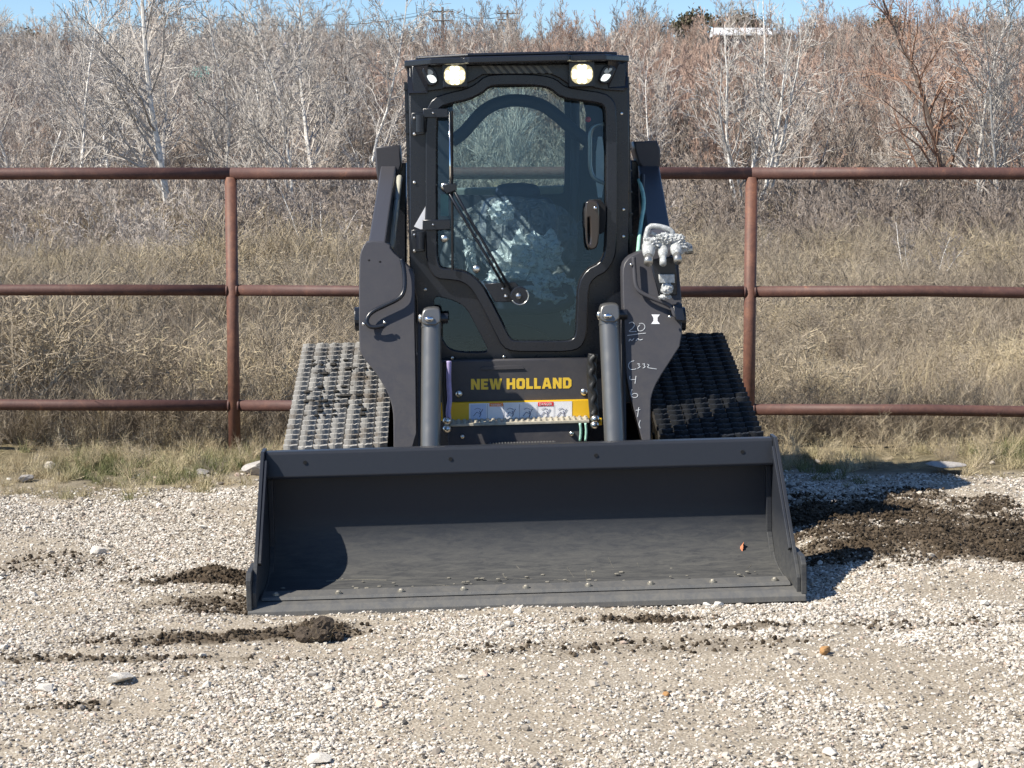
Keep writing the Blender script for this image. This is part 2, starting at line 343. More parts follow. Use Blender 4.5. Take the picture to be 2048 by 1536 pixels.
# ------------------------------------------------------------------ scattering (uncountable stuff only)
def scatter(name, srcs, P, rot, scl, tone, idx, extra=None):
    c = bpy.data.collections.new(name + '_sources')
    for k, s in enumerate(srcs):
        o = bpy.data.objects.new('%s_piece_%02d' % (name, k), s); c.objects.link(o)
    n = len(P); me = bpy.data.meshes.new(name); me.vertices.add(n); me.vertices.foreach_set('co', np.asarray(P, float).ravel())
    a = me.attributes.new('rot', 'FLOAT_VECTOR', 'POINT'); a.data.foreach_set('vector', np.asarray(rot, float).ravel())
    a = me.attributes.new('scl', 'FLOAT_VECTOR', 'POINT'); a.data.foreach_set('vector', np.asarray(scl, float).ravel())
    a = me.attributes.new('tone', 'FLOAT', 'POINT'); a.data.foreach_set('value', np.asarray(tone, float))
    a = me.attributes.new('idx', 'INT', 'POINT'); a.data.foreach_set('value', np.asarray(idx, int))
    o = bpy.data.objects.new(name, me); COL.objects.link(o); o['kind'] = 'stuff'
    ng = bpy.data.node_groups.new(name, 'GeometryNodeTree')
    ng.interface.new_socket('Geometry', in_out='INPUT', socket_type='NodeSocketGeometry'); ng.interface.new_socket('Geometry', in_out='OUTPUT', socket_type='NodeSocketGeometry')
    N = ng.nodes; gi = N.new('NodeGroupInput'); go = N.new('NodeGroupOutput'); ip = N.new('GeometryNodeInstanceOnPoints')
    ci = N.new('GeometryNodeCollectionInfo'); ci.inputs['Collection'].default_value = c; ci.inputs['Separate Children'].default_value = True; ci.inputs['Reset Children'].default_value = True
    def na(nm, ty):
        x = N.new('GeometryNodeInputNamedAttribute'); x.data_type = ty; x.inputs['Name'].default_value = nm; return [s for s in x.outputs if s.enabled and s.name == 'Attribute'][0]
    e2r = N.new('FunctionNodeEulerToRotation'); lk = ng.links.new
    lk(gi.outputs[0], ip.inputs['Points']); lk(ci.outputs[0], ip.inputs['Instance']); ip.inputs['Pick Instance'].default_value = True
    lk(na('idx', 'INT'), ip.inputs['Instance Index']); lk(na('rot', 'FLOAT_VECTOR'), e2r.inputs[0]); lk(e2r.outputs[0], ip.inputs['Rotation']); lk(na('scl', 'FLOAT_VECTOR'), ip.inputs['Scale'])
    lk(ip.outputs[0], go.inputs[0])
    md = o.modifiers.new('scatter', 'NODES'); md.node_group = ng
    return o
def u3(n): return rng.uniform(0, 2 * math.pi, (n, 3))
# stones
stone_m = inst('limestone gravel', [(0, (.07, .065, .06)), (.10, (.20, .17, .14)), (.28, (.37, .325, .27)), (.52, (.54, .49, .42)), (.75, (.65, .61, .54)), (.93, (.77, .74, .68)), (.96, (.50, .31, .18)), (1.0, (.40, .34, .34))], .85, posvar=60)
def stone_mesh(k, sub=1):
    bm = bmesh.new(); bmesh.ops.create_icosphere(bm, subdivisions=sub, radius=.5); rr = random.Random(k)
    for v in bm.verts: v.co *= rr.uniform(.72, 1.12)
    for v in bm.verts: v.co.x *= 1.15; v.co.z *= .72
    m_ = bpy.data.meshes.new('stone'); bm.to_mesh(m_); bm.free(); m_.materials.append(stone_m); return m_
stones = [stone_mesh(k) for k in range(10)]
def onbucket(x, y): return (np.abs(x - .057) < 1.0) & (y > 7.095 + .028 * x) & (y < 9.0)
def stonecloud(n, x0, x1, y0, y1, dmin, dmax, seed):
    g = np.random.default_rng(seed); x = g.uniform(x0, x1, n); y = g.uniform(y0, y1, n)
    keep = ~onbucket(x, y); dm = dirt_shade_mask(x, y); gm = grassmask(x, y)
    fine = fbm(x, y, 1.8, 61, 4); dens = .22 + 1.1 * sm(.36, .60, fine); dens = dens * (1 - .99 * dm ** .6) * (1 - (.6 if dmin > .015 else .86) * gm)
    keep &= g.random(n) < dens; x, y, dm, gm = x[keep], y[keep], dm[keep], gm[keep]; n = len(x)
    d = dmin + (dmax - dmin) * g.random(n) ** 2.9; z = hz(x, y) + d * .12
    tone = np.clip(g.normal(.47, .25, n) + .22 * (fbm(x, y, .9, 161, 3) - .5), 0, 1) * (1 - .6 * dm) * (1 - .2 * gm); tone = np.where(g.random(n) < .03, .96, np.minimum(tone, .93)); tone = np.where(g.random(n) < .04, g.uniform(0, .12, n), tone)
    sc = np.stack([d, d * g.uniform(.8, 1.15, n), d * g.uniform(.7, 1.1, n)], 1)
    rot = np.stack([g.normal(0, .35, n), g.normal(0, .35, n), g.uniform(0, 6.28, n)], 1)
    return np.stack([x, y, z], 1), rot, sc, tone
parts = [stonecloud(360000, -2.9, 2.9, 4.6, 10.1, .006, .018, 1), stonecloud(30000, -6.5, -2.9, 4.6, 10.2, .01, .030, 2), stonecloud(30000, 2.9, 6.5, 4.6, 10.2, .01, .030, 3), stonecloud(1300, -3.2, 3.2, 4.7, 9.9, .02, .045, 4), stonecloud(3200, -6, 6, 9.2, 10.7, .014, .045, 5)]
P, Ro, Sc, To = [np.concatenate([p[k] for p in parts]) for k in range(4)]
tag(scatter('gravel', stones, P, Ro, Sc, To, rng.integers(0, 10, len(P))), 'pale grey and tan limestone gravel spread over the yard')
# soil crumbs on the brown patches
soil_m = inst('dark soil crumbs', [(0, (.018, .013, .008)), (.5, (.055, .04, .026)), (1, (.13, .10, .07))], .95, posvar=60)
crumbs = []
for k in range(6):
    m_ = stone_mesh(100 + k); m_.materials.clear(); m_.materials.append(soil_m); crumbs.append(m_)
n = 320000; x = rng.uniform(-3, 3.2, n); y = rng.uniform(4.7, 9.6, n); dm = dirt_shade_mask(x, y); k = (rng.random(n) < dm ** 1.4) & ~onbucket(x, y); x, y = x[k], y[k]; n = len(x)
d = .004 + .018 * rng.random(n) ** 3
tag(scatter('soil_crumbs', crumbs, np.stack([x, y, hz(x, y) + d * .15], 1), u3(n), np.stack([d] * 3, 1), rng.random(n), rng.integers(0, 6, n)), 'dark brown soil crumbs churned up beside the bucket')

# ------------------------------------------------------------------ dry vegetation
def ribbon(V, F, p, d, L_, w0, nseg, curl, rr, up=0.0):
    """thin curved ribbon, returns its points"""
    side = d.cross(Vector((rr.uniform(-1, 1), rr.uniform(-1, 1), rr.uniform(-.3, .3)))); side = side.normalized() if side.length > 1e-4 else Vector((1, 0, 0))
    pts = [p.copy()]; base = len(V)
    for i in range(nseg + 1):
        t = i / nseg; ww = w0 * (1 - .75 * t) * .5; V.append(p - side * ww); V.append(p + side * ww)
        d = (d + Vector((rr.uniform(-curl, curl), rr.uniform(-curl, curl), rr.uniform(-curl, curl) + up))).normalized(); p = p + d * (L_ / nseg); pts.append(p.copy())
    for i in range(nseg): F.append((base + 2 * i, base + 2 * i + 1, base + 2 * i + 3, base + 2 * i + 2))
    return pts
def mk(name, V, F, mat):
    m_ = bpy.data.meshes.new(name); m_.from_pydata([tuple(v) for v in V], [], F); m_.update(); m_.materials.append(mat); return m_
def straw_mesh(k, n, h, w0, spread=.12, lean=.35, curl=.16, mat=None):
    rr = random.Random(k); V = []; F = []
    for _ in range(n):
        a = rr.uniform(0, 6.28); r0 = spread * rr.random() ** .5; tl = abs(rr.gauss(0, lean)); b_ = rr.uniform(0, 6.28)
        d = Vector((math.cos(b_) * tl, math.sin(b_) * tl, 1)).normalized()
        ribbon(V, F, Vector((math.cos(a) * r0, math.sin(a) * r0, -.02)), d, h * rr.uniform(.4, 1.1), w0 * rr.uniform(.6, 1.3), 4, curl, rr, -.02)
    return mk('straw', V, F, mat)
def brush_mesh(k, n, h, w0, mat, spread=.15, twigs=9, lean=.38):
    """leafless weedy shrub: upright wiry stems with side twigs"""
    rr = random.Random(k); V = []; F = []
    for _ in range(n):
        a = rr.uniform(0, 6.28); r0 = spread * rr.random() ** .5; tl = abs(rr.gauss(0, lean)); b_ = a + rr.gauss(0, .7)
        d = Vector((math.cos(b_) * tl, math.sin(b_) * tl, 1)).normalized(); hh = h * rr.uniform(.55, 1.1)
        pts = ribbon(V, F, Vector((math.cos(a) * r0, math.sin(a) * r0, -.02)), d, hh, w0, 5, .09, rr)
        for _t in range(twigs):
            i = rr.randint(1, 4); q = pts[i].lerp(pts[i + 1], rr.random()); c = rr.uniform(0, 6.28)
            dd = (d * .9 + Vector((math.cos(c), math.sin(c), rr.uniform(.1, .7)))).normalized()
            p2 = ribbon(V, F, q, dd, hh * rr.uniform(.15, .42), w0 * .55, 3, .2, rr)
            if rr.random() < .6:
                c = rr.uniform(0, 6.28); ribbon(V, F, p2[1], (dd + Vector((math.cos(c), math.sin(c), .3)) * .8).normalized(), hh * rr.uniform(.08, .2), w0 * .45, 2, .25, rr)
    return mk('brush', V, F, mat)
weed_m = inst('dry weeds', [(0, (.10, .078, .058)), (.3, (.25, .205, .155)), (.5, (.37, .31, .235)), (.7, (.46, .375, .24)), (.9, (.58, .48, .31)), (1, (.66, .58, .42))], .8, posvar=9)
green_m = inst('winter green grass', [(0, (.10, .115, .045)), (.35, (.19, .20, .085)), (.6, (.34, .30, .17)), (1, (.50, .42, .27))], .7, posvar=9)
def fuzz_mesh(k, n, w0, mat):
    rr = random.Random(k); V = []; F = []
    for _ in range(14):
        a = rr.uniform(0, 6.28); tl = abs(rr.gauss(0, .35)); d = Vector((math.cos(a) * tl, math.sin(a) * tl, 1)).normalized()
        pts = ribbon(V, F, Vector((rr.gauss(0, .07), rr.gauss(0, .07), -.02)), d, rr.uniform(.6, 1.05), w0, 5, .12, rr)
        for _t in range(n):
            i = rr.randint(1, 4); q = pts[i].lerp(pts[i + 1], rr.random()) ; c = rr.uniform(0, 6.28); dd = Vector((math.cos(c), math.sin(c), rr.uniform(-.2, 1.2))).normalized()
            ribbon(V, F, q + dd * rr.uniform(0, .03), dd, rr.uniform(.03, .13), w0 * rr.uniform(.5, 1.1), 2, .35, rr)
    return mk('fuzz', V, F, mat)
wsrc = [fuzz_mesh(k, 26, .0085, weed_m) for k in range(4)] + [straw_mesh(20 + k, 60, .9, .007, mat=weed_m) for k in range(3)] + [brush_mesh(40 + k, 14, 1.0, .010, weed_m, twigs=18, lean=.6) for k in range(2)]
def weedcloud(n, y0, y1, seed, hmul=1.0, xw=.34):
    g = np.random.default_rng(seed); y = (g.random(n) * (y1 ** 2 - y0 ** 2) + y0 ** 2) ** .5; x = (g.random(n) * 2 - 1) * (y * xw + 1.2)
    big = fbm(x, y, .35, 201, 4); clump = fbm(x, y, 1.1, 801, 3); h = (.14 + .85 * big ** 1.4 + .35 * (clump - .4)) * g.uniform(.55, 1.3, n) * hmul; h = np.maximum(h, .12)
    gold = fbm(x, y, .22, 301, 3); straw = g.random(n) < sm(.45, .65, gold) * .38 + .04
    idx = np.where(straw, 4 + g.integers(0, 3, n), np.where(g.random(n) < .75, g.integers(0, 4, n), 7 + g.integers(0, 2, n)))
    tone = np.where(straw, .66, .42) + (gold - .5) * .5 + (clump - .5) * .5 + g.normal(0, .12, n) + .05
    return x, y, h, idx, np.clip(tone, 0, 1)
def addweeds(name, sets, label, extra_rot=.16):
    x, y, h, idx, tone = [np.concatenate([s[k] for s in sets]) for k in range(5)]; n = len(x)
    rot = np.stack([rng.normal(0, extra_rot, n), rng.normal(0, extra_rot, n), rng.uniform(0, 6.28, n)], 1)
    wd = h * rng.uniform(.8, 1.3, n); return tag(scatter(name, wsrc, np.stack([x, y, hz(x, y)], 1), rot, np.stack([wd, wd, h], 1), tone, idx), label)
# field beyond the pipe fence
addweeds('dry_weeds', [weedcloud(14000, 12.0, 26, 1), weedcloud(14000, 24, 44, 2, 1.15), weedcloud(9000, 42, 75, 3, 1.7, .36)], 'dry grey brown weeds and straw filling the field beyond the fence')
# low scrub right behind the fence line
g = np.random.default_rng(5); n = 4200; x = g.uniform(-6.5, 6.5, n); y = 11.45 + 1.3 * g.random(n) ** 1.3 - .04 * x
h = g.uniform(.12, .34, n) * (.6 + .8 * fbm(x, y, .9, 17, 3)); addweeds('roadside_scrub', [(x, y, h, np.where(g.random(n) < .8, 7 + g.integers(0, 2, n), g.integers(0, 7, n)), np.clip(g.normal(.36, .20, n), 0, 1))], 'low tangled dry scrub along the foot of the fence', .3)
# green and straw grass on the verge
gsrc = [straw_mesh(60 + k, 46, 1.0, .028, spread=.35, lean=.7, curl=.3, mat=green_m) for k in range(4)]
n = 11000; x = g.uniform(-6.5, 6.5, n); y = g.uniform(9.1, 12.0, n); gm = grassmask(x, y); gg = fbm(x, y, 1.4, 401, 4)
out = ~((np.abs(x - .03) < 1.12) & (y < 11.1)); k = (g.random(n) < gm * (.12 + .8 * sm(.40, .62, gg))) & out; x, y, gg = x[k], y[k], gg[k]; n = len(x)
h = g.uniform(.025, .085, n) * (.8 + .6 * gg); green = sm(.56, .74, gg + .07 * (x > 1.5))
tn = np.clip(.95 - .75 * green + g.normal(0, .18, n), 0, 1)
tag(scatter('verge_grass', gsrc, np.stack([x, y, hz(x, y)], 1), np.stack([g.normal(0, .2, n), g.normal(0, .2, n), g.uniform(0, 6.28, n)], 1), np.stack([h * 1.2, h * 1.2, h], 1), tn, g.integers(0, 4, n)), 'short green and straw coloured grass on the verge before the fence')
n = 1500; x = g.uniform(-6.5, 6.5, n); y = 9.3 + 2.4 * g.random(n) ** .6; gm = grassmask(x, y); out = ~((np.abs(x - .03) < 1.12) & (y < 11.1)); k = (g.random(n) < gm * .75) & out; x, y = x[k], y[k]; n = len(x)
addweeds('verge_straw', [(x, y, g.uniform(.05, .2, n), 4 + g.integers(0, 5, n) % 5, np.clip(g.normal(.72, .15, n), 0, 1))], 'dry straw stems scattered over the verge', .6)

# trees: tapered trunks, limbs and twigs
def sweep(V, F, pts, r0, r1, k):
    n = len(pts); base = len(V); u = None
    for i, p in enumerate(pts):
        t = (pts[min(i + 1, n - 1)] - pts[max(i - 1, 0)]).normalized()
        u = t.orthogonal().normalized() if u is None else (u - t * u.dot(t)).normalized()
        q = t.cross(u); r = r0 + (r1 - r0) * i / (n - 1)
        for j in range(k):
            a = 6.2832 * j / k; V.append(p + (u * math.cos(a) + q * math.sin(a)) * r)
    for i in range(n - 1):
        for j in range(k): F.append((base + i * k + j, base + i * k + (j + 1) % k, base + (i + 1) * k + (j + 1) % k, base + (i + 1) * k + j))
def bare_tree(seed, H, stems=1, spread=.25, rad=.06, kids=(26, 8, 4), ang=42, rmin=.006, up=.05, wob=.10, start=.15, lenk=(.34, .42, .45)):
    rr = random.Random(seed); TV, TF, CV, CF = [], [], [], []
    def grow(p, d, Ln, r, lev):
        ns = (9, 5, 3, 3)[lev]; pts = [p.copy()]; dirs = []
        wb = wob * (1, 1.3, 1.6, 1.8)[lev]
        for i in range(ns):
            d = (d + Vector((rr.gauss(0, wb), rr.gauss(0, wb), rr.gauss(0, wb) + up))).normalized(); dirs.append(d.copy()); p = p + d * (Ln / ns); pts.append(p.copy())
        V, F = (TV, TF) if lev == 0 else (CV, CF)
        sweep(V, F, pts, r, max(rmin * .7, r * (.15 if lev == 0 else .35)), (6, 4, 3, 3)[lev])
        if lev < len(kids):
            for c in range(kids[lev]):
                t = start + (1 - start) * (c + rr.random()) / kids[lev] if lev == 0 else rr.uniform(.15, 1)
                f = t * ns; i = min(int(f), ns - 1); q = pts[i].lerp(pts[i + 1], f - i); dd = dirs[i]
                o = dd.orthogonal().normalized(); o.rotate(Matrix.Rotation(rr.uniform(0, 6.283), 3, dd)); an = R(ang * rr.uniform(.6, 1.25))
                nd = (dd * math.cos(an) + o * math.sin(an)).normalized()
                grow(q, nd, Ln * lenk[lev] * (1.15 - .75 * t if lev == 0 else rr.uniform(.6, 1.1)), max(rmin, r * (1 - .8 * t) * .55), lev + 1)
    for s in range(stems):
        a = 6.283 * s / stems + rr.uniform(-.5, .5); tl = spread * rr.uniform(.5, 1.2) if stems > 1 else rr.gauss(0, .05)
        grow(Vector((math.cos(a) * .05 * (stems > 1), math.sin(a) * .05 * (stems > 1), -.1)), Vector((math.cos(a) * tl, math.sin(a) * tl, 1)).normalized(), H * rr.uniform(.8, 1.05), rad * (1 if stems == 1 else rr.uniform(.6, .9)), 0)
    return TV, TF, CV, CF
def bark(name, c1, c2, c3, sc=14):
    m, t, b = newmat(name); n = noise(t, sc, 5, .7); r = ramp(t, n.outputs['Fac'], [(.35, c1), (.5, c2), (.68, c3)]); t.links.new(r.outputs[0], b.inputs['Base Color']); b.inputs['Roughness'].default_value = .8
    b.inputs['Specular IOR Level'].default_value = .2; return m
pale_bark = bark('pale bark', (.36, .33, .29), (.74, .70, .64), (.86, .83, .78)); pale_twig = bark('pale twigs', (.30, .27, .24), (.47, .43, .385), (.66, .61, .56))
brown_bark = bark('brown bark', (.08, .06, .05), (.14, .11, .09), (.22, .18, .15)); rust_twig = bark('reddish twigs', (.22, .13, .09), (.33, .20, .14), (.42, .28, .20))
grey_twig = bark('grey twigs', (.16, .14, .125), (.24, .21, .19), (.33, .29, .26)); oak_leaf = bark('dull oak leaves', (.05, .05, .03), (.10, .09, .055), (.17, .14, .09), 2)
KINDS = {}
def tree_kind(key, mats, **kw):
    TV, TF, CV, CF = bare_tree(**kw); KINDS[key] = (mk('trunk', TV, TF, mats[0]), mk('crown', CV, CF, mats[1]))
tree_kind('pale_a', (pale_bark, pale_twig), seed=1, H=7.2, stems=1, rad=.075, kids=(34, 9, 5), ang=44)
tree_kind('pale_b', (pale_bark, pale_twig), seed=2, H=6.0, stems=2, spread=.22, rad=.06, kids=(26, 8, 4), ang=38)
tree_kind('pale_c', (pale_bark, pale_twig), seed=3, H=5.6, stems=1, rad=.05, kids=(26, 8, 4), ang=50, wob=.13)
tree_kind('vase', (pale_bark, pale_twig), seed=4, H=5.3, stems=6, spread=.42, rad=.066, kids=(13, 6, 4), ang=42, start=.3)
tree_kind('brown', (brown_bark, rust_twig), seed=5, H=6.3, stems=1, rad=.085, kids=(32, 9, 4), ang=46, up=.03)
tree_kind('shrub', (pale_bark, grey_twig), seed=6, H=2.0, stems=4, spread=.5, rad=.03, kids=(10, 6, 3), ang=45)
def bare(px, pyb, Y, key, s, rot, label, group, nm='bare_tree'):
    s = s * (Y + 7) / Y if nm == 'bare_tree' else s; Y = Y + 7 if nm == 'bare_tree' else Y; p = W(px, pyb, Y); z = gz(p.x, Y); o = empty(nm, (p.x, Y, z), label, 'tree', group); o.rotation_euler.z = rot; o.scale = (s, s, s)
    tr, cr = KINDS[key]; link('trunk', tr, None, o); link('crown', cr, None, o); return o
XTRA = 'slender pale saplings in the left woods'
GL, GRt = 'pale leafless trees on the left', 'leafless trees on the right'
T = [(345, 40, 'pale_a', 1.12, .3, 'tallest pale leafless tree left of the fence post, its top out of frame', GL),
     (150, 43, 'pale_b', 1.12, 1.0, 'pale forked leafless tree near the upper left corner, rising into the sky', GL),
     (225, 46, 'pale_c', 1.1, 2.0, 'slender pale leafless tree between the forked one and the tallest one', GL),
     (30, 44, 'pale_c', 1.0, 4.0, 'thin pale leafless tree at the left edge of the photo', GL),
     (440, 45, 'pale_c', 1.12, 5.2, 'slim pale leafless tree straight above the left fence post', GL),
     (560, 42, 'pale_b', 1.0, 2.6, 'pale twin stemmed leafless tree right of the left fence post', GL),
     (640, 48, 'pale_a', .98, 4.4, 'pale leafless tree midway between left fence post and machine cab', GL),
     (735, 44, 'pale_c', 1.08, .9, 'pale leafless tree just left of the machine cab', GL),
     (1030, 52, 'pale_b', .95, 3.6, 'pale leafless tree seen through the cab window', 'pale leafless trees behind the machine'),
     (1335, 50, 'pale_c', .85, 3.1, 'short pale leafless tree just right of the machine cab', GRt),
     (1505, 42, 'vase', 1.0, .5, 'vase shaped pale tree of many stems above the right fence post', GRt),
     (1640, 52, 'pale_c', .80, 1.2, 'thin leafless sapling right of the vase shaped tree', GRt),
     (1790, 46, 'pale_c', .92, 5.9, 'crooked pale leafless tree left of the dark brown tree', GRt),
     (1905, 44, 'brown', .98, .2, 'dark brown leafless tree with rusty twigs near the right edge', GRt),
     (1985, 43, 'pale_b', 1.12, 5.0, 'tall white stemmed tree nearest the right edge', GRt),
     (1860, 49, 'pale_c', .78, 2.3, 'small pale leafless tree between dark brown tree and crooked one', GRt)]
for px, Y_, key, s, rot, wh in [(90, 50, 'pale_c', .95, 1, 'between the left edge tree and the forked tree'), (270, 52, 'pale_b', .9, 2, 'close left of the tallest tree'), (500, 50, 'pale_b', .92, 3, 'just right of the left fence post'), (590, 54, 'pale_c', 1.0, 4, 'midway from left fence post to cab'), (690, 52, 'pale_b', .95, 5, 'second from the cab on its left'), (395, 53, 'pale_c', 1.02, 6, 'between tallest tree and left fence post'), (190, 54, 'pale_b', .95, .5, 'right behind the forked tree at upper left')]:
    T.append((px, Y_, key, s, rot, 'slender pale sapling in the woods ' + wh, XTRA))
for px, Y_, key, s, rot, lab, gr_ in T: bare(px, 345, Y_, key, s, rot, lab, gr_)
bare(1843, 440, 27, 'shrub', .62, .4, 'small forked pale shrub standing in the weeds beyond the right rails', None, 'bare_shrub')['category'] = 'shrub'
bare(640, 300, 38, 'shrub', .9, 1.4, 'spreading leafless shrub behind the top rail right of the left post', None, 'bare_shrub')['category'] = 'shrub'
# woodland behind, far too many trees to count
wood_m = inst('woodland twigs', [(0, (.17, .135, .11)), (.3, (.29, .24, .20)), (.55, (.42, .36, .31)), (.7, (.56, .50, .44)), (.74, (.36, .255, .20)), (1.0, (.50, .36, .285))], .85, posvar=.6)
def onemesh(kw):
    TV, TF, CV, CF = bare_tree(**kw); n = len(TV); return mk('woodland_tree', TV + CV, TF + [tuple(i + n for i in f) for f in CF], wood_m)
wsrc2 = [onemesh(dict(seed=30 + k, H=5.2, stems=3 + k % 3, spread=.26, rad=.042, kids=(15, 6, 4), ang=33, rmin=.010, wob=.07, start=.12, up=.08)) for k in range(5)]
wsrc2 += [onemesh(dict(seed=50 + k, H=1.9, stems=7, spread=.6, rad=.018, kids=(11, 5, 2), ang=36, rmin=.0075, start=.05)) for k in range(3)]
g = np.random.default_rng(12); rows = []
def wood(n, y0, y1, kinds, s0, s1, xw=.33, dt=0.0):
    y = (g.random(n) * (y1 ** 2 - y0 ** 2) + y0 ** 2) ** .5; x = (g.random(n) * 2 - 1) * (y * xw + 3); red = fbm(x, y, .035, 501, 3)
    redp = .8 * sm(.46, .70, red + .26 * np.clip(x / y / .25, -1, 1)) * sm(50, 75, y)
    isr = (g.random(n) < redp) & (x > -.06 * y); tone = np.where(isr, g.uniform(.74, 1.0, n), np.clip(g.normal(.43, .14, n) - .24 * np.clip(x / y / .25, -1, .4) + .06 + dt, .05, .70))
    s = g.uniform(s0, s1, n); s3 = np.stack([s, s, s * g.uniform(.8, 1.25, n)], 1); kd = g.choice(kinds, n); pxx = 1024 + x / y * 4018
    ok = ~((pxx > 1400) & (pxx < 1610) & (y > 178) & (y < 207)) & ~((pxx > 365) & (pxx < 435) & (y > 70) & (y < 122)) & ~((pxx > 550) & (pxx < 610) & (y > 150) & (y < 192)); rows.append((x[ok], y[ok], s3[ok], tone[ok], kd[ok]))
wood(500, 34, 46, [5, 6, 7], .25, .55, .33, -.12); wood(650, 40, 50, [5, 6, 7], .45, .95, .33, -.13); wood(1000, 48, 66, [5, 6, 7], .6, 1.25, .33, -.08); wood(130, 54, 66, [0, 1, 2, 3, 4], .45, .85); wood(1500, 62, 130, [0, 1, 2, 3, 4], .6, 1.05); wood(2500, 125, 262, [0, 1, 2, 3, 4], .6, 1.15); wood(160, 200, 262, [0, 1, 2, 3, 4], 1.2, 1.7)
x, y, sc3, tone, idx = [np.concatenate([r[k] for r in rows]) for k in range(5)]; n = len(x)
tag(scatter('woodland', wsrc2, np.stack([x, y, hz(x, y) - .05], 1), np.stack([g.normal(0, .05, n), g.normal(0, .05, n), g.uniform(0, 6.28, n)], 1), sc3, tone, idx), 'grey and reddish leafless woodland covering the rising ground to the skyline')
# oaks on the skyline
def leaf_cloud(seed, rx, rz, n, size, mat, cz):
    rr = random.Random(seed); V = []; F = []; cl = [(Vector((rr.gauss(0, .5) * rx, rr.gauss(0, .5) * rx, cz + rr.gauss(0, .45) * rz)), rr.uniform(.25, .5)) for _ in range(14)]
    for _ in range(n):
        c, r = rr.choice(cl); p = c + Vector((rr.gauss(0, 1), rr.gauss(0, 1), rr.gauss(0, .8))) * r * rx * .5; d = Vector((rr.gauss(0, 1), rr.gauss(0, 1), rr.gauss(0, 1))).normalized(); e = d.orthogonal().normalized() * size * rr.uniform(.5, 1.2); f = d.cross(e) * .6
        b0 = len(V); V.extend([p - e, p - f, p + e, p + f]); F.append((b0, b0 + 1, b0 + 2, b0 + 3))
    return mk('crown', V, F, mat)
TV, TF, CV, CF = bare_tree(seed=70, H=6.0, stems=3, spread=.5, rad=.2, kids=(12, 8, 5), ang=58, rmin=.035, wob=.24, start=.3, up=.0, lenk=(.5, .5, .5))
gn = mk('trunk', TV, TF, brown_bark); gc_ = mk('crown', CV, CF, bark('dark oak twigs', (.07, .06, .055), (.12, .105, .095), (.18, .16, .15)))
oc = leaf_cloud(3, 2.6, 2.0, 3000, .22, oak_leaf, 4.6)
for px, pt, Y_, s, leafy, lab in [(1490, 22, 236, .95, 1, 'round leafy oak standing up behind the white shed roof'), (1380, 20, 240, 1.05, 1, 'broad dark oak on the skyline left of the white shed'),
                             (1655, 28, 240, .95, 0, 'gnarled leafless oak on the skyline right of the white shed'), (1785, 28, 245, 1.0, 1, 'dark leafy oak poking above the reddish woodland'),
                             (1880, 35, 240, .9, 0, 'gnarled leafless oak on the skyline above the dark brown tree'), (60, 60, 235, 1.0, 1, 'dark leafy oak at the far left skyline'), (1965, 30, 240, .95, 0, 'gnarled leafless oak near the right end of the skyline'),
                             (455, 75, 235, .8, 1, 'dark oak on the skyline beside the left utility poles')]:
    p = W(px, pt, Y_); H_ = 6.4 * s; z = p.z - H_; o = empty('oak_tree', (p.x, Y_, z), lab, 'tree', 'oaks on the skyline'); o.rotation_euler.z = px; o.scale = (s, s, s)
    link('trunk', gn, None, o); link('crown', oc if leafy else gc_, None, o)
    if leafy: link('limbs', gc_, None, o)
# utility poles and wires
pole_m = bark('weathered pole wood', (.08, .07, .06), (.13, .11, .10), (.17, .15, .14))
def upole(px, pt, Y_, lab, arms):
    top = W(px, pt, Y_); zb = gz(top.x, Y_); h = top.z - zb; o = empty('utility_pole', (top.x, Y_, zb), lab, 'utility pole', 'utility poles on the skyline')
    MB().tube([(0, 0, -.5), (0, 0, h)], [.19, .13], 8).obj('pole', pole_m, o, smooth=True)
    for a in arms:
        ar = MB().box(-1.2, 1.2, -.15, -.03, h - a - .07, h - a + .07).obj('crossarm', pole_m, o)
        for q in (-1.1, -.6, .6, 1.1): MB().tube([(q, -.09, h - a + .07), (q, -.09, h - a + .27)], .06, 6).obj('insulator', M['steelgrey'], ar)
    return top
w1 = upole(885, 14, 225, 'tallest utility pole on the skyline, left of the cab roof lamp', (.5, 1.5)); w2 = upole(1015, 20, 235, 'double crossarm utility pole above the cab roof vent', (.4, 1.1, 1.8))
w3 = upole(482, 42, 215, 'utility pole with one crossarm at upper left', (1.6,)); w4 = upole(468, 52, 240, 'shorter utility pole just left of the single crossarm pole', (.8,))
def wires(a, b_, lab):
    mb = MB()
    for q, dz in ((-1.1, -.25), (.6, -.25), (1.1, -.25)):
        pts = []
        for i in range(13):
            t = i / 12; p = a.lerp(b_, t); pts.append((p.x + q, p.y - .09, p.z + dz - 2.2 * 4 * t * (1 - t) * .4))
        mb.tube(pts, .022, 3)
    tag(mb.obj('power_lines', M['rubberseal']), lab, 'power lines')
wires(w3, w1, 'thin power lines sagging between the left and tallest utility poles'); wires(w1, w2, 'thin power lines strung from tallest pole to double crossarm pole')
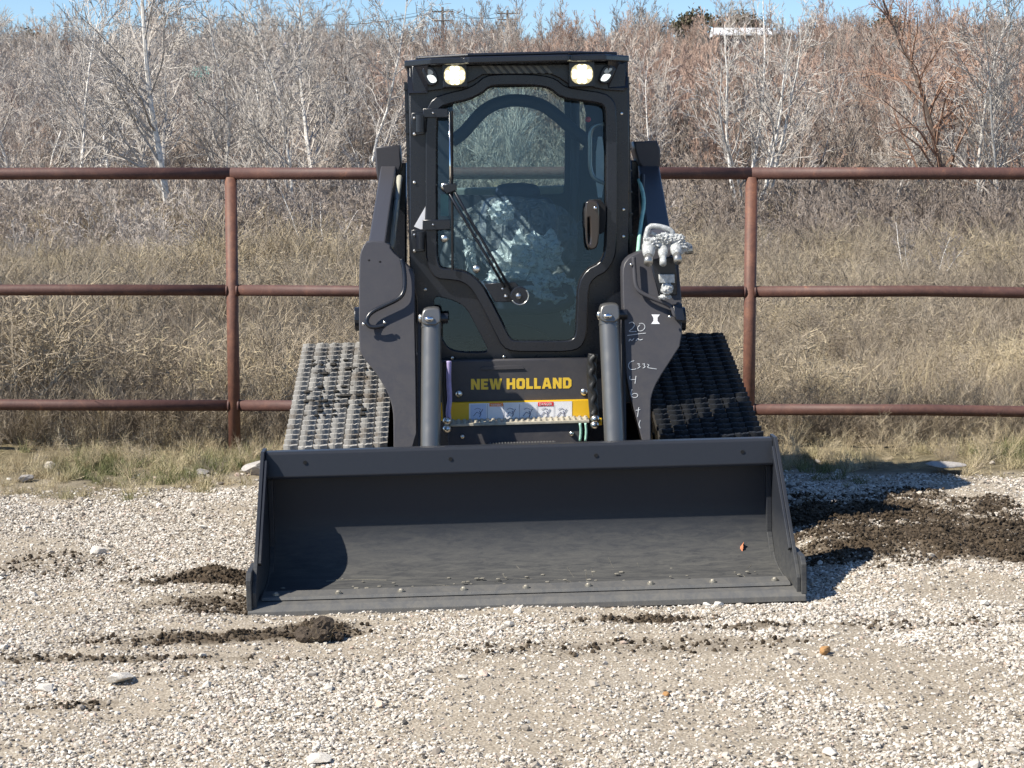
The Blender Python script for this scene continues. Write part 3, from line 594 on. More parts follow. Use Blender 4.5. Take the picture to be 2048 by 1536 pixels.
# buildings far back on the rise
def shed(px0, px1, pyt, pyb, Y_, roofm, wallm, lab, cat='shed', rh=.55):
    a = W(px0, pyt, Y_); b_ = W(px1, pyb, Y_); cx = (a.x + b_.x) / 2; hw = (b_.x - a.x) / 2; zt = a.z; ze = b_.z; zb = gz(cx, Y_) - .5
    o = empty('far_building', (cx, Y_, zb), lab, cat); t = zt - zb; e = ze - zb
    MB().box(-hw + .2, hw - .2, .3, 4.7, 0, e).obj('wall', wallm, o)
    MB().add([(-hw, 0, e), (hw, 0, e), (hw, 2.5, t), (-hw, 2.5, t), (-hw, 5, e), (hw, 5, e), (-hw, 0, e - .12), (hw, 0, e - .12), (hw, 5, e - .12), (-hw, 5, e - .12)], [(0, 1, 2, 3), (3, 2, 5, 4), (6, 7, 1, 0), (9, 8, 7, 6), (1, 7, 8, 5, 2), (0, 3, 4, 9, 6), (4, 5, 8, 9)]).obj('roof', roofm, o)
    for q in np.arange(-hw + 1.0, hw - 1.0, 2.2): MB().box(q, q + .8, .22, .3, max(.2, e - 2.0), e - .9).obj('window', M['interior'], o)
    return o
brick_m = simple('brick wall', (.24, .17, .14), .8, var=.2); roofw = simple('white metal roof', (.78, .79, .80), .4, var=.05); green_roof = simple('faded green sheeting', (.13, .30, .25), .6, var=.15); cream = simple('cream siding', (.6, .55, .47), .7, var=.1)
shed(1428, 1545, 52, 68, 205, roofw, brick_m, 'long shed with white metal roof on the skyline at right')
shed(1553, 1592, 56, 66, 206, simple('grey roof', (.35, .35, .36), .6), brick_m, 'small brick house just right of the long white roofed shed', 'house')
shed(375, 425, 128, 150, 120, green_roof, green_roof, 'low building with faded green sheeting behind the tallest pale tree')
shed(560, 600, 82, 94, 190, simple('slate blue roof', (.30, .34, .45), .5), cream, 'small cream house with bluish roof on the left skyline', 'house')

# ------------------------------------------------------------------ pipe fence
FY0, FSL = 11.25, -.040
def FP(px, py):
    d = ray(px, py); t = (FY0 - 0) / (d.y - FSL * d.x); return CAMP + d * t
fx = [-1605, -570, 465, 1500, 2550, 3600]
fence = empty('pipe_fence', (0, FY0, 0), 'rusty red brown pipe fence of three rails running behind the machine', 'fence')
off = Vector((0, FY0, 0)); posts = []
rz_ = [(FP(465, 347).z, FP(1500, 347).z), (FP(465, 580.5).z, FP(1500, 583.5).z), (FP(465, 811).z, FP(1500, 819).z)]
pl = FP(465, 600).x; pr = FP(1500, 600).x; dx = pr - pl
for i in range(-2, 5):
    x_ = pl + dx * i; y_ = FY0 + FSL * x_; g0 = gz(x_, y_); zt = rz_[0][0] + (rz_[0][1] - rz_[0][0]) * i
    MB().tube([(x_, y_ - FY0, g0 - .35), (x_, y_ - FY0, zt - .02)], .034, 20).obj('post', M['rustpost'], fence, smooth=True); posts.append((x_, y_))
for i in range(-2, 4):
    a = posts[i + 2]; b_ = posts[i + 3]
    for k, (za, zb_) in enumerate(rz_):
        A_ = Vector((a[0], a[1] - FY0, za + (zb_ - za) * i)); B_ = Vector((b_[0], b_[1] - FY0, za + (zb_ - za) * (i + 1))); d = (B_ - A_).normalized()
        if k: A_ = A_ + d * .028; B_ = B_ - d * .028
        mid = [A_.lerp(B_, q) + Vector((0, 0, random.uniform(-.007, .007))) for q in (.33, .66)]
        rl = MB().tube([A_, mid[0], mid[1], B_], .0315 if k else .034, 20).obj('rail', M['rust'], fence, smooth=True)
        if k:
            for E in (A_, B_): MB().tube([E - d * .006, E + d * .006], .036, 16).obj('weld', M['rust'], rl, smooth=True)

# ------------------------------------------------------------------ the track loader (metres in its own frame: x right, y back from the cutting edge, z up)
ML = empty('track_loader', (0, 0, 0), 'charcoal compact track loader with lowered bucket and lit roof lamps facing the camera', 'track loader')
ML.matrix_world = MM
# --- bucket
HWB = .975
prof = [(.02, .012), (.20, .016), (.38, .026), (.45, .038), (.51, .062), (.555, .098), (.585, .15), (.598, .20), (.600, .30), (.592, .42), (.580, .500)]
prof = chaikin(prof, 2, False); outp = []
for i, p in enumerate(prof):
    a = Vector(prof[max(i - 1, 0)]); b = Vector(prof[min(i + 1, len(prof) - 1)]); t = (b - a).normalized(); outp.append((p[0] + t.y * .012, p[1] - t.x * .012))
mb = MB(); ring = prof + outp[::-1]; n = len(ring); NX = 12
vs = []
for j in range(NX + 1):
    x_ = -HWB + 2 * HWB * j / NX; vs += [(x_, p[0], p[1]) for p in ring]
fs = [(j * n + i, j * n + (i + 1) % n, (j + 1) * n + (i + 1) % n, (j + 1) * n + i) for j in range(NX) for i in range(n)] + [tuple(range(n))[::-1], tuple(NX * n + i for i in range(n))]
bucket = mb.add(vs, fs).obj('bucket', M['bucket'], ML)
for p_ in bucket.data.polygons: p_.use_smooth = len(p_.vertices) == 4 and True
bucket.data.set_sharp_from_angle(angle=R(30))
# box lip along the top
lp = [(.512, .418), (.517, .408), (.595, .425), (.600, .505), (.585, .512), (.538, .512), (.527, .504)]
def xprism(name, prf, x0, x1, mat, parent, bev=.003):
    n = len(prf); m_ = MB().add([(x0, p[0], p[1]) for p in prf] + [(x1, p[0], p[1]) for p in prf], [tuple(range(n)), tuple(range(2 * n - 1, n - 1, -1))] + [(i + n, (i + 1) % n + n, (i + 1) % n, i) for i in range(n)])
    o = m_.obj(name, mat, parent, bevel=bev); bm = bmesh.new(); bm.from_mesh(o.data); bmesh.ops.recalc_face_normals(bm, faces=bm.faces); bm.to_mesh(o.data); bm.free(); return o
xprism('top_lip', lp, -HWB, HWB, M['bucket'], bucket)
for px in (610, 901, 1192, 1485):
    c = L(px, 915 - (px - 1024) * .0245, .518); MB().tube([(c.x, .516, c.z), (c.x, .535, c.z)], .0075, 12).obj('hole', M['rubberseal'], bucket)
side = [(.004, .012), (.0, .075), (.02, .10), (.495, .520), (.60, .520), (.622, .42), (.620, .18), (.575, .07), (.50, .012)]
for s in (-1, 1):
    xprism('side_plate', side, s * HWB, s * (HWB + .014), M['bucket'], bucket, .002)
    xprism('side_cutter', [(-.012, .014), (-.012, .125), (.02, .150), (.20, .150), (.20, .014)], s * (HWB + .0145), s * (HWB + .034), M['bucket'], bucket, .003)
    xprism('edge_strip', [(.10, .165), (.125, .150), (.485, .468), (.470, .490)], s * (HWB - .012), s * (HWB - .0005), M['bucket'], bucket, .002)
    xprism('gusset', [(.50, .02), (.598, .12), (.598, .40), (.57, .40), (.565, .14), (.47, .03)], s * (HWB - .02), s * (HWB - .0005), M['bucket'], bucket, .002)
xprism('cutting_edge', [(-.022, -.010), (-.020, .012), (.02, .026), (.190, .030), (.190, .006), (.0, -.010)], -HWB - .030, HWB + .030, M['edge'], bucket, .003)
xprism('wear_plate', [(.075, .0305), (.082, .041), (.185, .044), (.192, .034)], -HWB + .01, HWB - .01, M['edge'], bucket, .002)
for k in range(9):
    x_ = -.915 + k * .2285; MB().tube([(x_, .115, .042), (x_, .115, .048)], .013, 12).sphere((x_, .115, .048), .010, 10, 5, (1, 1, .7)).obj('bolt', M['dullbolt'], bucket)
# weld bead in the corners, slight
for s in (-1, 1): MB().tube([(s * (HWB - .003), p[0] - .003, p[1] + .004) for p in prof[2:]], .005, 6).obj('weld', M['bucket'], bucket)
# quick attach plate and bucket brackets behind the bucket
MB().box(-.52, .52, .66, .70, .08, .44).box(-.50, -.42, .70, 1.0, .1, .42).box(.42, .50, .70, 1.0, .1, .42).box(-.42, .42, .74, .80, .30, .42).obj('quick_attach', M['paint'], ML, bevel=.004)

M['scrape'] = simple('scraped pale dust', (.20, .185, .15), .9, var=.3, sc=60)
rr = random.Random(12)
def prof_pt(t):
    f = t * (len(prof) - 1); i = min(int(f), len(prof) - 2); a = Vector(prof[i]); b = Vector(prof[i + 1]); q = a.lerp(b, f - i); n_ = Vector((-(b - a).y, (b - a).x)).normalized(); return q + n_ * .0008
for k in range(9):
    x_ = rr.uniform(-.2, .95); t0 = rr.uniform(.05, .45); t1 = t0 + rr.uniform(.03, .14); sl_ = rr.uniform(-.02, .02)
    pts = [(x_ + sl_ * j / 5, *prof_pt(t0 + (t1 - t0) * j / 5)) for j in range(6)]; MB().tube(pts, rr.uniform(.0004, .0008), 4).obj('scratch', M['scrape'], bucket)
for k in range(8):
    x_ = rr.uniform(-.8, .8); l_ = rr.uniform(.05, .3); t0 = rr.uniform(.02, .26); MB().tube([(x_ + l_ * j / 6, *prof_pt(t0 + .012 * math.sin(j * .7 + k))) for j in range(7)], rr.uniform(.0008, .002), 4).obj('scratch', M['scrape'], bucket)
for k in range(60):
    x_ = rr.uniform(-.95, .95); mbk = MB().sphere((x_, rr.uniform(.20, .46), .030 + rr.uniform(0, .004)), rr.uniform(.003, .009), 6, 4, (1.3, 1, .5)).obj('soil_crumb', M['scrape'], bucket)
# --- undercarriage and tracks
fi = (1.40, .210, .185); sp_ = (2.62, .500, .215); ri = (3.18, .215, .19)
def belt(r_add):
    pts = []; cs = [(fi[0], fi[1], fi[2] + r_add), (ri[0], ri[1], ri[2] + r_add), (sp_[0], sp_[1], sp_[2] + r_add)]
    def tang(c1, c2):   # outer tangent, travelling clockwise seen from the left
        d = Vector((c2[0] - c1[0], c2[1] - c1[1])); dist = d.length; base = math.atan2(d.y, d.x); al = math.acos((c1[2] - c2[2]) / dist)
        return base - al
    order = [(cs[0], cs[1]), (cs[1], cs[2]), (cs[2], cs[0])]; angs = [tang(*o) for o in order]
    for k in range(3):
        c = cs[k]; a_in = angs[k - 1]; a_out = angs[k]
        while a_out < a_in: a_out += 2 * math.pi
        st = 14
        for q in range(st + 1):
            a = a_in + (a_out - a_in) * q / st; pts.append(Vector((0, c[0] + math.cos(a) * c[2], c[1] + math.sin(a) * c[2])))
    return pts
bp = belt(.012)
def resample(pts, step):
    P_ = pts + [pts[0]]; out = []; acc = 0.0; nxt = 0.0
    for i in range(len(P_) - 1):
        a, b = P_[i], P_[i + 1]; l_ = (b - a).length
        while nxt <= acc + l_:
            out.append((a.lerp(b, (nxt - acc) / max(l_, 1e-9)), (b - a).normalized())); nxt += step
        acc += l_
    return out, acc
_, tot = resample(bp, 1); nrow = int(round(tot / .0585)); rowsb, _ = resample(bp, tot / nrow * 1.00001)
def lug_mesh(seed):
    rr = random.Random(seed); nn = 7; m_ = MB(); V = []; wdt = .0298
    for i in range(nn):
        u = -1 + 2 * i / (nn - 1); wav = .006 * math.cos(u * 2.6 + .3) - .003; h = .026 * (1 - .12 * abs(u) ** 4) * rr.uniform(.9, 1.08)
        for (v, hh) in ((-.015, 0), (-.012, h * .92), (.003, h * 1.0), (.009, 0)): V.append((u * wdt, v * rr.uniform(.94, 1.08) + wav, hh))
    F = [(i * 4 + j, (i + 1) * 4 + j, (i + 1) * 4 + j + 1, i * 4 + j + 1) for i in range(nn - 1) for j in range(3)] + [(0, 1, 2, 3), tuple((nn - 1) * 4 + j for j in (3, 2, 1, 0))]
    me_ = m_.add(V, F).mesh('lug'); return me_
for side_s, lm, nm in ((-1, M['lug'], 'left'), (1, M['lugshade'], 'right')):
    x0, x1 = sorted((side_s * .585 + .038, side_s * 1.018 + .036)); xc = (x0 + x1) / 2
    inn = belt(-.010); n = len(bp)
    vs = [(x, p.y, p.z) for p in bp for x in (x0, x1)] + [(x, p.y, p.z) for p in inn for x in (x0, x1)]; o_ = 2 * n
    fs = []
    for i in range(n):
        j = (i + 1) % n; fs += [(2 * i, 2 * i + 1, 2 * j + 1, 2 * j), (o_ + 2 * i, o_ + 2 * j, o_ + 2 * j + 1, o_ + 2 * i + 1), (2 * i, 2 * j, o_ + 2 * j, o_ + 2 * i), (2 * i + 1, o_ + 2 * i + 1, o_ + 2 * j + 1, 2 * j + 1)]
    track = MB().add(vs, fs).obj('track', M['belt'], ML)
    track['label'] = 'track caked in dried mud' if side_s < 0 else 'track in shade, its lugs coloured near black for that shade'
    meshes = [lug_mesh(k) for k in range(6)]
    for m_ in meshes: m_.materials.append(lm)
    restV = MB(); cnt = 0
    # rows on the visible slope run from the sprocket top down to the front idler
    vis = [i for i, (p, t) in enumerate(rowsb) if t.y < -.15 and t.z < .25 and p.z > .30 and p.y < 2.75]
    vis = sorted(vis, key=lambda i: rowsb[i][0].y)[:21]
    for i, (p, t) in enumerate(rowsb):
        nrm = Vector((0, t.z, -t.y)); 
        for c in range(7):
            x_ = x0 + .032 + c * (.445 - .064) / 6; stg = .5 * (tot / nrow) * ((c * 2) % 3 - 1) * .6
            pp = Vector((x_, p.y, p.z)) + t * (stg * .5)
            mt = Matrix((Vector((1, 0, 0)), t, nrm)).transposed().to_4x4(); mt = Matrix.Translation(pp) @ mt
            if i in vis:
                o = bpy.data.objects.new('lug', meshes[(i * 7 + c * 3) % 6]); COL.objects.link(o); o.parent = track; o.matrix_local = mt; cnt += 1
            else:
                m6 = meshes[(i + c) % 6]; restV.add([mt @ v.co for v in m6.vertices], [tuple(q.vertices) for q in m6.polygons])
    restV.obj('lug_rows', lm, track, kind='stuff')
    # wheels and frame inside the track
    fr_ = MB().box(xc - .10, xc + .10, 1.5, 3.1, .20, .36).box(xc - .12, xc + .12, 2.3, 2.9, .32, .50).obj('track_frame', M['frame'], ML, bevel=.004)
    for c_, r_w in ((fi, .19), (ri, .19), (sp_, .20)):
        MB().tube([(xc - .12, c_[0], c_[1]), (xc + .12, c_[0], c_[1])], r_w, 28).obj('wheel', M['frame'], fr_)
    for q in range(4): MB().tube([(xc - .11, 1.95 + q * .3, .135), (xc + .11, 1.95 + q * .3, .135)], .105, 20).obj('wheel', M['frame'], fr_)
    if side_s < 0:   # dried clods lying on the muddy track
        rr = random.Random(4); mc = MB()
        for _ in range(60):
            i = rr.choice(vis[8:]); p, t = rowsb[i]; q = Vector((rr.uniform(x0 + .05, x1 - .05), p.y, p.z)) + Vector((0, t.z, -t.y)) * .022; mc.sphere(q, rr.uniform(.006, .017), 6, 4, (1.2, 1, .6))
        mc.obj('mud_clods', soil_m if False else M['belt'], track, kind='stuff')
# --- chassis behind the cab front
MB().box(-.50, .50, 1.62, 3.15, .28, .78).box(-.56, -.46, 1.9, 3.1, .5, 1.02).box(.46, .56, 1.9, 3.1, .5, 1.02).obj('chassis', M['frame'], ML, bevel=.008)
hd = MB().box(-.44, .44, 2.72, 3.2, .78, 1.475).obj('engine_hood', M['hood'], ML, bevel=.04)
MB().box(-.40, .40, 2.66, 2.717, 1.425, 1.485).obj('hood_light_band', simple('pale grey hood light band', (.34, .36, .36), .5), hd, bevel=.01)  # pale band added, with light on the hood edge put into its colour

# --- cab
CY = 1.60
front_out = [(819, 130), (1256, 124), (1258, 300), (1257, 515), (1246, 545), (1244, 722), (838, 726), (834, 600), (820, 540)]
door_out = [(851, 222), (866, 195), (897, 185), (930, 178), (952, 167), (970, 151), (1000, 148), (1060, 148), (1090, 151), (1112, 157), (1132, 174), (1165, 179), (1208, 185), (1228, 199), (1234, 222), (1235, 360), (1234, 488), (1230, 517), (1215, 543), (1189, 556), (1178, 574), (1176, 620), (1174, 672), (1162, 697), (1135, 704), (1080, 704), (1026, 704), (1005, 695), (990, 666), (966, 618), (945, 580), (925, 564), (900, 560), (872, 558), (857, 538), (851, 505), (851, 360)]
lowwin = [(866, 592), (890, 596), (915, 604), (934, 618), (948, 645), (974, 694), (975, 702), (966, 706), (912, 704), (893, 694), (882, 672), (870, 630)]
cab = plate('cab_frame', front_out, [chaikin(inset(door_out, 7), 1), chaikin(lowwin, 2)], CY, 0, .05, M['frame'], ML, .003)
plate('lower_window', chaikin(inset(lowwin, -3), 2), [], CY + .052 - .04, .055, .006, M['sideglass'], cab, .0005)
XL = L(819, 300, CY).x; XR = L(1257, 300, CY).x; ZT = L(1036, 124, CY).z; ZB = L(1036, 722, CY).z
# sides: pillars, sills and the pressed mesh guard
for s, xe in ((-1, XL), (1, XR)):
    m_ = MB(); i0, i1 = sorted((xe, xe - s * .045))
    m_.box(i0, i1, CY + .052, CY + .078, ZB, ZT - .01).box(i0, i1, 2.48, 2.54, ZB, ZT - .01).box(i0, i1, CY + .078, 2.48, ZT - .08, ZT - .01).box(i0, i1, CY + .078, 2.48, ZB, ZB + .28)
    sp2 = m_.obj('cab_side', M['frame'], cab, bevel=.004)
    g_ = MB(); xm0, xm1 = sorted((xe + s * .004, xe + s * .016))
    for q in range(11): yy = CY + .09 + q * .085; g_.box(xm0, xm1, yy - .003, yy + .003, ZB + .22, ZT - .07)
    for q in range(11): zz = ZB + .25 + q * (ZT - .10 - ZB - .25) / 10; g_.box(xm0 + .001, xm1 + .003 * (s > 0) + .001, CY + .06, 2.50, zz - .003, zz + .003)
    g_.obj('window_guard', M['frame'], sp2)
# rear wall round the back window
rw = [(885, 168), (1190, 165), (1190, 420), (885, 423)]
rwh = chaikin([(905, 185), (912, 176), (1122, 173), (1130, 182), (1130, 380), (1124, 389), (912, 391), (905, 384)], 1)
plate('rear_wall', [(830, 140), (1250, 136), (1250, 720), (830, 722)], [rwh, chaikin([(1146, 200), (1172, 199), (1172, 300), (1146, 300)], 1)], 2.50, 0, .03, M['interior'], cab, .002)
plate('rear_window', [(903, 174), (1176, 172), (1176, 391), (903, 393)], [], 2.535, 0, .006, M['rearglass'], cab, .0005)
MB().box(XL + .05, XR - .05, CY + .06, 2.48, ZB - .03, ZB).obj('cab_floor', M['interior'], cab)
ltube('overhead_bar', [(903, 282), (925, 268), (945, 245), (965, 222), (995, 205), (1035, 199), (1080, 207), (1110, 227), (1135, 250), (1160, 272), (1190, 292)], 2.30, 0, .030, M['interior'], cab, 2, 12)
ltube('overhead_bar', [(1150, 175), (1150, 300), (1148, 470)], 2.38, 0, .022, M['interior'], cab, 1, 10)
# interior: consoles, seat, joysticks, film
ms = MB(); 
sb = plate('seat_back', chaikin([(958, 470), (962, 405), (985, 392), (1085, 390), (1112, 402), (1120, 470), (1110, 560), (968, 560)], 2), [], 2.28, 0, .12, M['seat'], cab, .03)
plate('headrest', chaikin([(990, 400), (992, 372), (1010, 366), (1060, 366), (1080, 372), (1082, 400)], 2), [], 2.30, 0, .08, M['seat'], cab, .02)
plate('seat_cushion', chaikin([(940, 600), (945, 570), (980, 560), (1110, 558), (1150, 570), (1150, 630), (940, 632)], 2), [], 1.86, 0, .40, M['seat'], cab, .03)
plate('seat_base', [(950, 620), (1150, 618), (1165, 690), (1000, 690)], [], 1.95, 0, .40, M['interior'], cab, .01)
for x0_, x1_ in ((880, 935), (1135, 1200)):
    plate('console', chaikin([(x0_, 470 if x0_ < 1000 else 530), (x1_, 480 if x0_ < 1000 else 530), (x1_, 640), (x0_, 640)], 1), [], 1.98, 0, .5, M['interior'], cab, .02)
for c_ in ((1172, 540), (905, 545)):
    js = MB()
    for q in range(6): p = L(c_[0] + 2, c_[1] - q * 7, 1.92); js.tube([p - Vector((0, 0, .007)), p + Vector((0, 0, .007))], [.036 - .003 * q, .028 - .003 * q], 14)
    o = js.obj('joystick', M['interior'], cab, smooth=False)
    p0 = L(c_[0] + 2, c_[1] - 40, 1.92); p1 = L(c_[0] - 8, c_[1] - 88, 1.90); MB().tube([p0, p0.lerp(p1, .4), p0.lerp(p1, .75), p1], [.012, .018, .026, .020], 12).sphere(p1, .024, 12, 8).obj('grip', M['interior'], o, smooth=True)
fp = chaikin([(985, 684), (1000, 655), (1035, 648), (1065, 655), (1095, 672), (1108, 690)], 2); plate('foot_pedal', fp, [], 1.72, 0, .10, M['rubberseal'], cab, .006)
def crumple(name, px, py, yy, sx, sy, sz, seed, mat, parent, amp=.35, sub=5):
    bm = bmesh.new(); bmesh.ops.create_icosphere(bm, subdivisions=sub, radius=1.0); rr = random.Random(seed); c = L(px, py, yy)
    pl_ = [(Vector((rr.gauss(0, 1), rr.gauss(0, 1), rr.gauss(0, 1))).normalized(), rr.uniform(2, 5), rr.uniform(0, 6)) for _ in range(14)]
    for v in bm.verts:
        p = v.co.copy(); d = 0
        for q, f, ph in pl_: t_ = (p.dot(q) * f + ph) % 2; d += (abs(t_ - 1) - .5) * .16      # sharp folds
        p = p * (1 + amp * (d + rr.gauss(0, .10))); v.co = Vector((p.x * sx, p.y * sy, p.z * sz)) + c
    m_ = bpy.data.meshes.new(name); bm.to_mesh(m_); bm.free(); return link(name, m_, mat, parent)
for k, (px, py, yy, sx, sy, sz) in enumerate([(1045, 530, 1.98, .12, .10, .12), (1080, 505, 1.94, .09, .07, .08), (1010, 560, 1.93, .08, .07, .07), (1090, 580, 1.93, .12, .09, .08), (1140, 600, 1.95, .05, .05, .09), (935, 520, 2.02, .035, .04, .09), (1003, 425, 2.17, .05, .03, .05)]):
    crumple('plastic_wrap', px, py, yy, sx, sy, sz, 40 + k, M['film'], cab, .8, 4)
# seat cover of thin clear film hanging in folds over the backrest
V = []; F = []; rr = random.Random(8); NU, NV = 26, 18
for j in range(NV + 1):
    for i in range(NU + 1):
        u, v = i / NU, j / NV; p = L(905 + 250 * u, 395 + 190 * v, 2.16 - .10 * v); V.append(p + Vector((0, .035 * abs(math.sin(u * 17 + 2.2 * math.sin(v * 5))) + rr.gauss(0, .006) + .10 * abs(u - .5) ** 2, -.10 * (2 * abs(u - .5)) ** 2.5 * (1 - v) + rr.gauss(0, .004))))
F = [(j * (NU + 1) + i, j * (NU + 1) + i + 1, (j + 1) * (NU + 1) + i + 1, (j + 1) * (NU + 1) + i) for j in range(NV) for i in range(NU)]
link('seat_cover', mk('seat_cover', V, F, M['thinfilm']), None, cab)
for pxs in ([(893, 385, 1.66), (893, 440, 1.66)],):
    plate('window_label', [(881, 388), (897, 388), (897, 432), (881, 432)], [], CY + .04, 0, .002, simple('pale green label', (.30, .52, .42), .5), cab, .0003)
plate('document_sleeve', chaikin([(1192, 273), (1208, 273), (1208, 395), (1192, 395)], 1), [], 1.80, 0, .006, simple('white plastic sleeve', (.78, .82, .80), .3), cab, .0005)
ltube('grab_bar', [(1210, 247), (1190, 250), (1180, 262), (1180, 300), (1180, 338), (1188, 358), (1210, 367)], 1.74, 0, .009, M['steelgrey'], cab, 2)
MB().sphere(L(1176, 239, 1.9), .013, 14, 10, (1, .6, 1)).obj('red_button', M['red'], cab, smooth=True)
# header, vents, roof
hdr = plate('header_panel', chaikin([(824, 132), (1252, 127), (1250, 182), (1215, 180), (1170, 172), (1140, 170), (1120, 156), (1100, 147), (965, 149), (948, 160), (925, 171), (880, 179), (826, 186)], 0), [], CY - .03, 0, .028, M['frame'], cab, .003)
for k in range(9):
    x_ = 962 + k * 15.2; w_ = 8.5; plate('vent_slat', [(x_, 131), (x_ + w_, 131), (x_ + w_ + 14, 147), (x_ + 14, 147)], [], CY - .036, 0, .008, M['hood'], hdr, .001)
rz0 = ZT + .0; 
def plan(name, pts, z0, z1, mat, parent, bev):
    n = len(pts); m_ = MB().add([(p[0], p[1], z0) for p in pts] + [(p[0], p[1], z1 if len(p) < 3 else p[2]) for p in pts], [tuple(range(n))[::-1], tuple(range(n, 2 * n))] + [(i, (i + 1) % n, (i + 1) % n + n, i + n) for i in range(n)])
    return m_.obj(name, mat, parent, bevel=bev)
ZR = L(1036, 112, 1.46).z
roof = plan('roof', [(XL - .012, 1.62), (XL + .10, 1.47), (XL + .245, 1.455), (XL + .262, 1.43), (XR - .262, 1.43), (XR - .245, 1.455), (XR - .10, 1.47), (XR + .012, 1.62), (XR + .012, 2.58), (XL - .012, 2.58)], ZR - .028, ZR, M['frame'], cab, .006)
plan('roof_cap', [(XL + .04, 1.60), (XL + .26, 1.452), (XR - .26, 1.452), (XR - .04, 1.60), (XR - .04, 2.55), (XL + .04, 2.55)], ZR + .0005, ZR + .016, M['frame'], roof, .007)
for s, xe in ((-1, XL), (1, XR)):      # cheeks closing the ends of the lamp recess
    cheek = MB().add([(xe + .0 * s, 1.62, ZR - .029), (xe, 1.565, ZR - .14), (xe, 1.62, ZR - .14), (xe - s * .09, 1.48, ZR - .029), (xe - s * .085, 1.568, ZR - .14), (xe - s * .09, 1.568, ZR - .029)], [(0, 1, 2), (0, 3, 4, 1), (3, 5, 4), (0, 2, 5, 3), (1, 4, 5, 2)] ).obj('visor_cheek', M['frame'], cab)
for px0, px1, py0, py1 in ((887, 932, 130, 171), (1141, 1187, 127, 169)):
    A_ = L(px0, py0, 1.50); B_ = L(px1, py1, 1.50)
    lb = MB().box(A_.x - .006, B_.x + .006, 1.505, 1.56, B_.z - .006, A_.z + .006).box((A_.x + B_.x) / 2 - .02, (A_.x + B_.x) / 2 + .02, 1.52, 1.55, A_.z + .006, ZR - .03).obj('work_lamp', M['frame'], cab, bevel=.006)
    lens = plate('lens', chaikin([(px0 + 1, py0 + 1), (px1 - 1, py0 + 1), (px1 - 1, py1 - 1), (px0 + 1, py1 - 1)], 2), [], 1.492, 0, .012, M['lampdim'], lb, .002)
    for ii in range(4):
        for jj in range(4):
            if ii in (0, 3) and jj in (0, 3): continue
            cc = L(px0 + (ii + .5) * (px1 - px0) / 4 * .86 + (px1 - px0) * .07, py0 + (jj + .5) * (py1 - py0) / 4 * .86 + (py1 - py0) * .07, 1.490); MB().sphere(cc, .0105, 10, 6, (1, .35, 1)).obj('led', M['lamp'], lb)
for s, pts in ((-1, [(846, 136), (862, 134), (872, 148), (874, 164), (860, 170), (852, 158)]), (1, [(1211, 133), (1230, 135), (1224, 152), (1214, 166), (1200, 162), (1204, 146)])):
    lb = plate('side_lamp', chaikin(inset(pts, -2.5), 1), [], 1.515, 0, .045, M['frame'], cab, .003)
    cxp = sum(p[0] for p in pts) / 6; cyp = sum(p[1] for p in pts) / 6
    up = [(cxp + (p[0] - cxp) * .62 - s * -2 * (1 if s > 0 else 1), cyp - 8 + (p[1] - cyp) * .33) for p in pts]; lo_ = [(cxp + (p[0] - cxp) * .75 + (-s) * 3, cyp + 6 + (p[1] - cyp) * .48) for p in pts]
    plate('lens', chaikin(up, 1), [], 1.512, 0, .003, M['steelgrey'], lb, .0005); plate('lens', chaikin(lo_, 1), [], 1.512, 0, .003, M['lamp2'], lb, .0005)
# --- door
ring_o = chaikin(door_out, 1); door = plate('cab_door', ring_o, [chaikin(inset(door_out, 22), 1)], CY - .034, 0, .030, M['frame'], ML, .005)
plate('glass', chaikin(inset(door_out, 17), 1), [], CY - .020 - .055 * .75, .055, .006, M['glass'], door, .0005)
plate('seal', chaikin(inset(door_out, 19.5), 1), [chaikin(inset(door_out, 24.5), 1)], CY - .0125, 0, .012, M['rubberseal'], door, .001)
hnd = plate('handle', chaikin([(1170, 408), (1175, 401), (1194, 401), (1199, 412), (1199, 470), (1195, 496), (1182, 500), (1174, 494), (1171, 470)], 2), [chaikin([(1175, 436), (1180, 434), (1181, 488), (1176, 486)], 1)], CY - .085, 0, .035, M['handle'], door, .006)
plate('handle_base', chaikin([(1168, 400), (1212, 398), (1212, 455), (1204, 470), (1168, 470)], 1), [], CY - .046, 0, .022, M['rubberseal'], door, .003)
MB().sphere(L(1190, 416, CY - .088), .008, 10, 8).obj('lock', M['chrome'], hnd, smooth=True)
for pts, nm in (([(846, 217), (896, 217), (896, 235), (846, 235)], 'hinge_bracket'), ([(845, 440), (901, 439), (901, 459), (845, 461)], 'hinge_bracket')):
    o = plate(nm, pts, [], CY - .050, 0, .014, M['frame'], door, .003); c = L(866, (pts[0][1] + pts[2][1]) / 2, CY - .052); MB().sphere(c, .005, 8, 6).obj('bolt', M['zinc'], o)
for py in (246, 480):
    o = plate('hinge', chaikin([(823, py - 20), (850, py - 22), (850, py + 22), (823, py + 26)], 0), [], CY - .020, 0, .018, M['frame'], cab, .003)
    MB().tube([L(840, py - 16, CY - .045), L(840, py + 18, CY - .045)], .018, 14).obj('hinge_pin', M['frame'], o); MB().sphere(L(829, py - 10, CY - .024), .007, 8, 6).sphere(L(829, py + 22, CY - .024), .008, 8, 6).obj('bolt', M['zinc'], o)
plate('warning_tag', [(851, 413), (849, 462), (828, 453)], [], CY - .012, 0, .002, M['white'], cab, .0003)
for p in [(829, 365), (1247, 374 + 45), (1247, 473), (1243, 227), (851, 579), (1024 - 16, 714), (905, 716)]:
    MB().sphere(L(p[0], p[1], CY - .003), .0075, 10, 6, (1, .6, 1)).obj('bolt', M['zinc'], cab, smooth=True)
for p in [(889, 373), (889, 477), (953, 538)]:
    MB().sphere(L(p[0], p[1], CY - .035), .017, 16, 10, (1, .6, 1)).obj('glass_stud', M['zinc'], door, smooth=True)
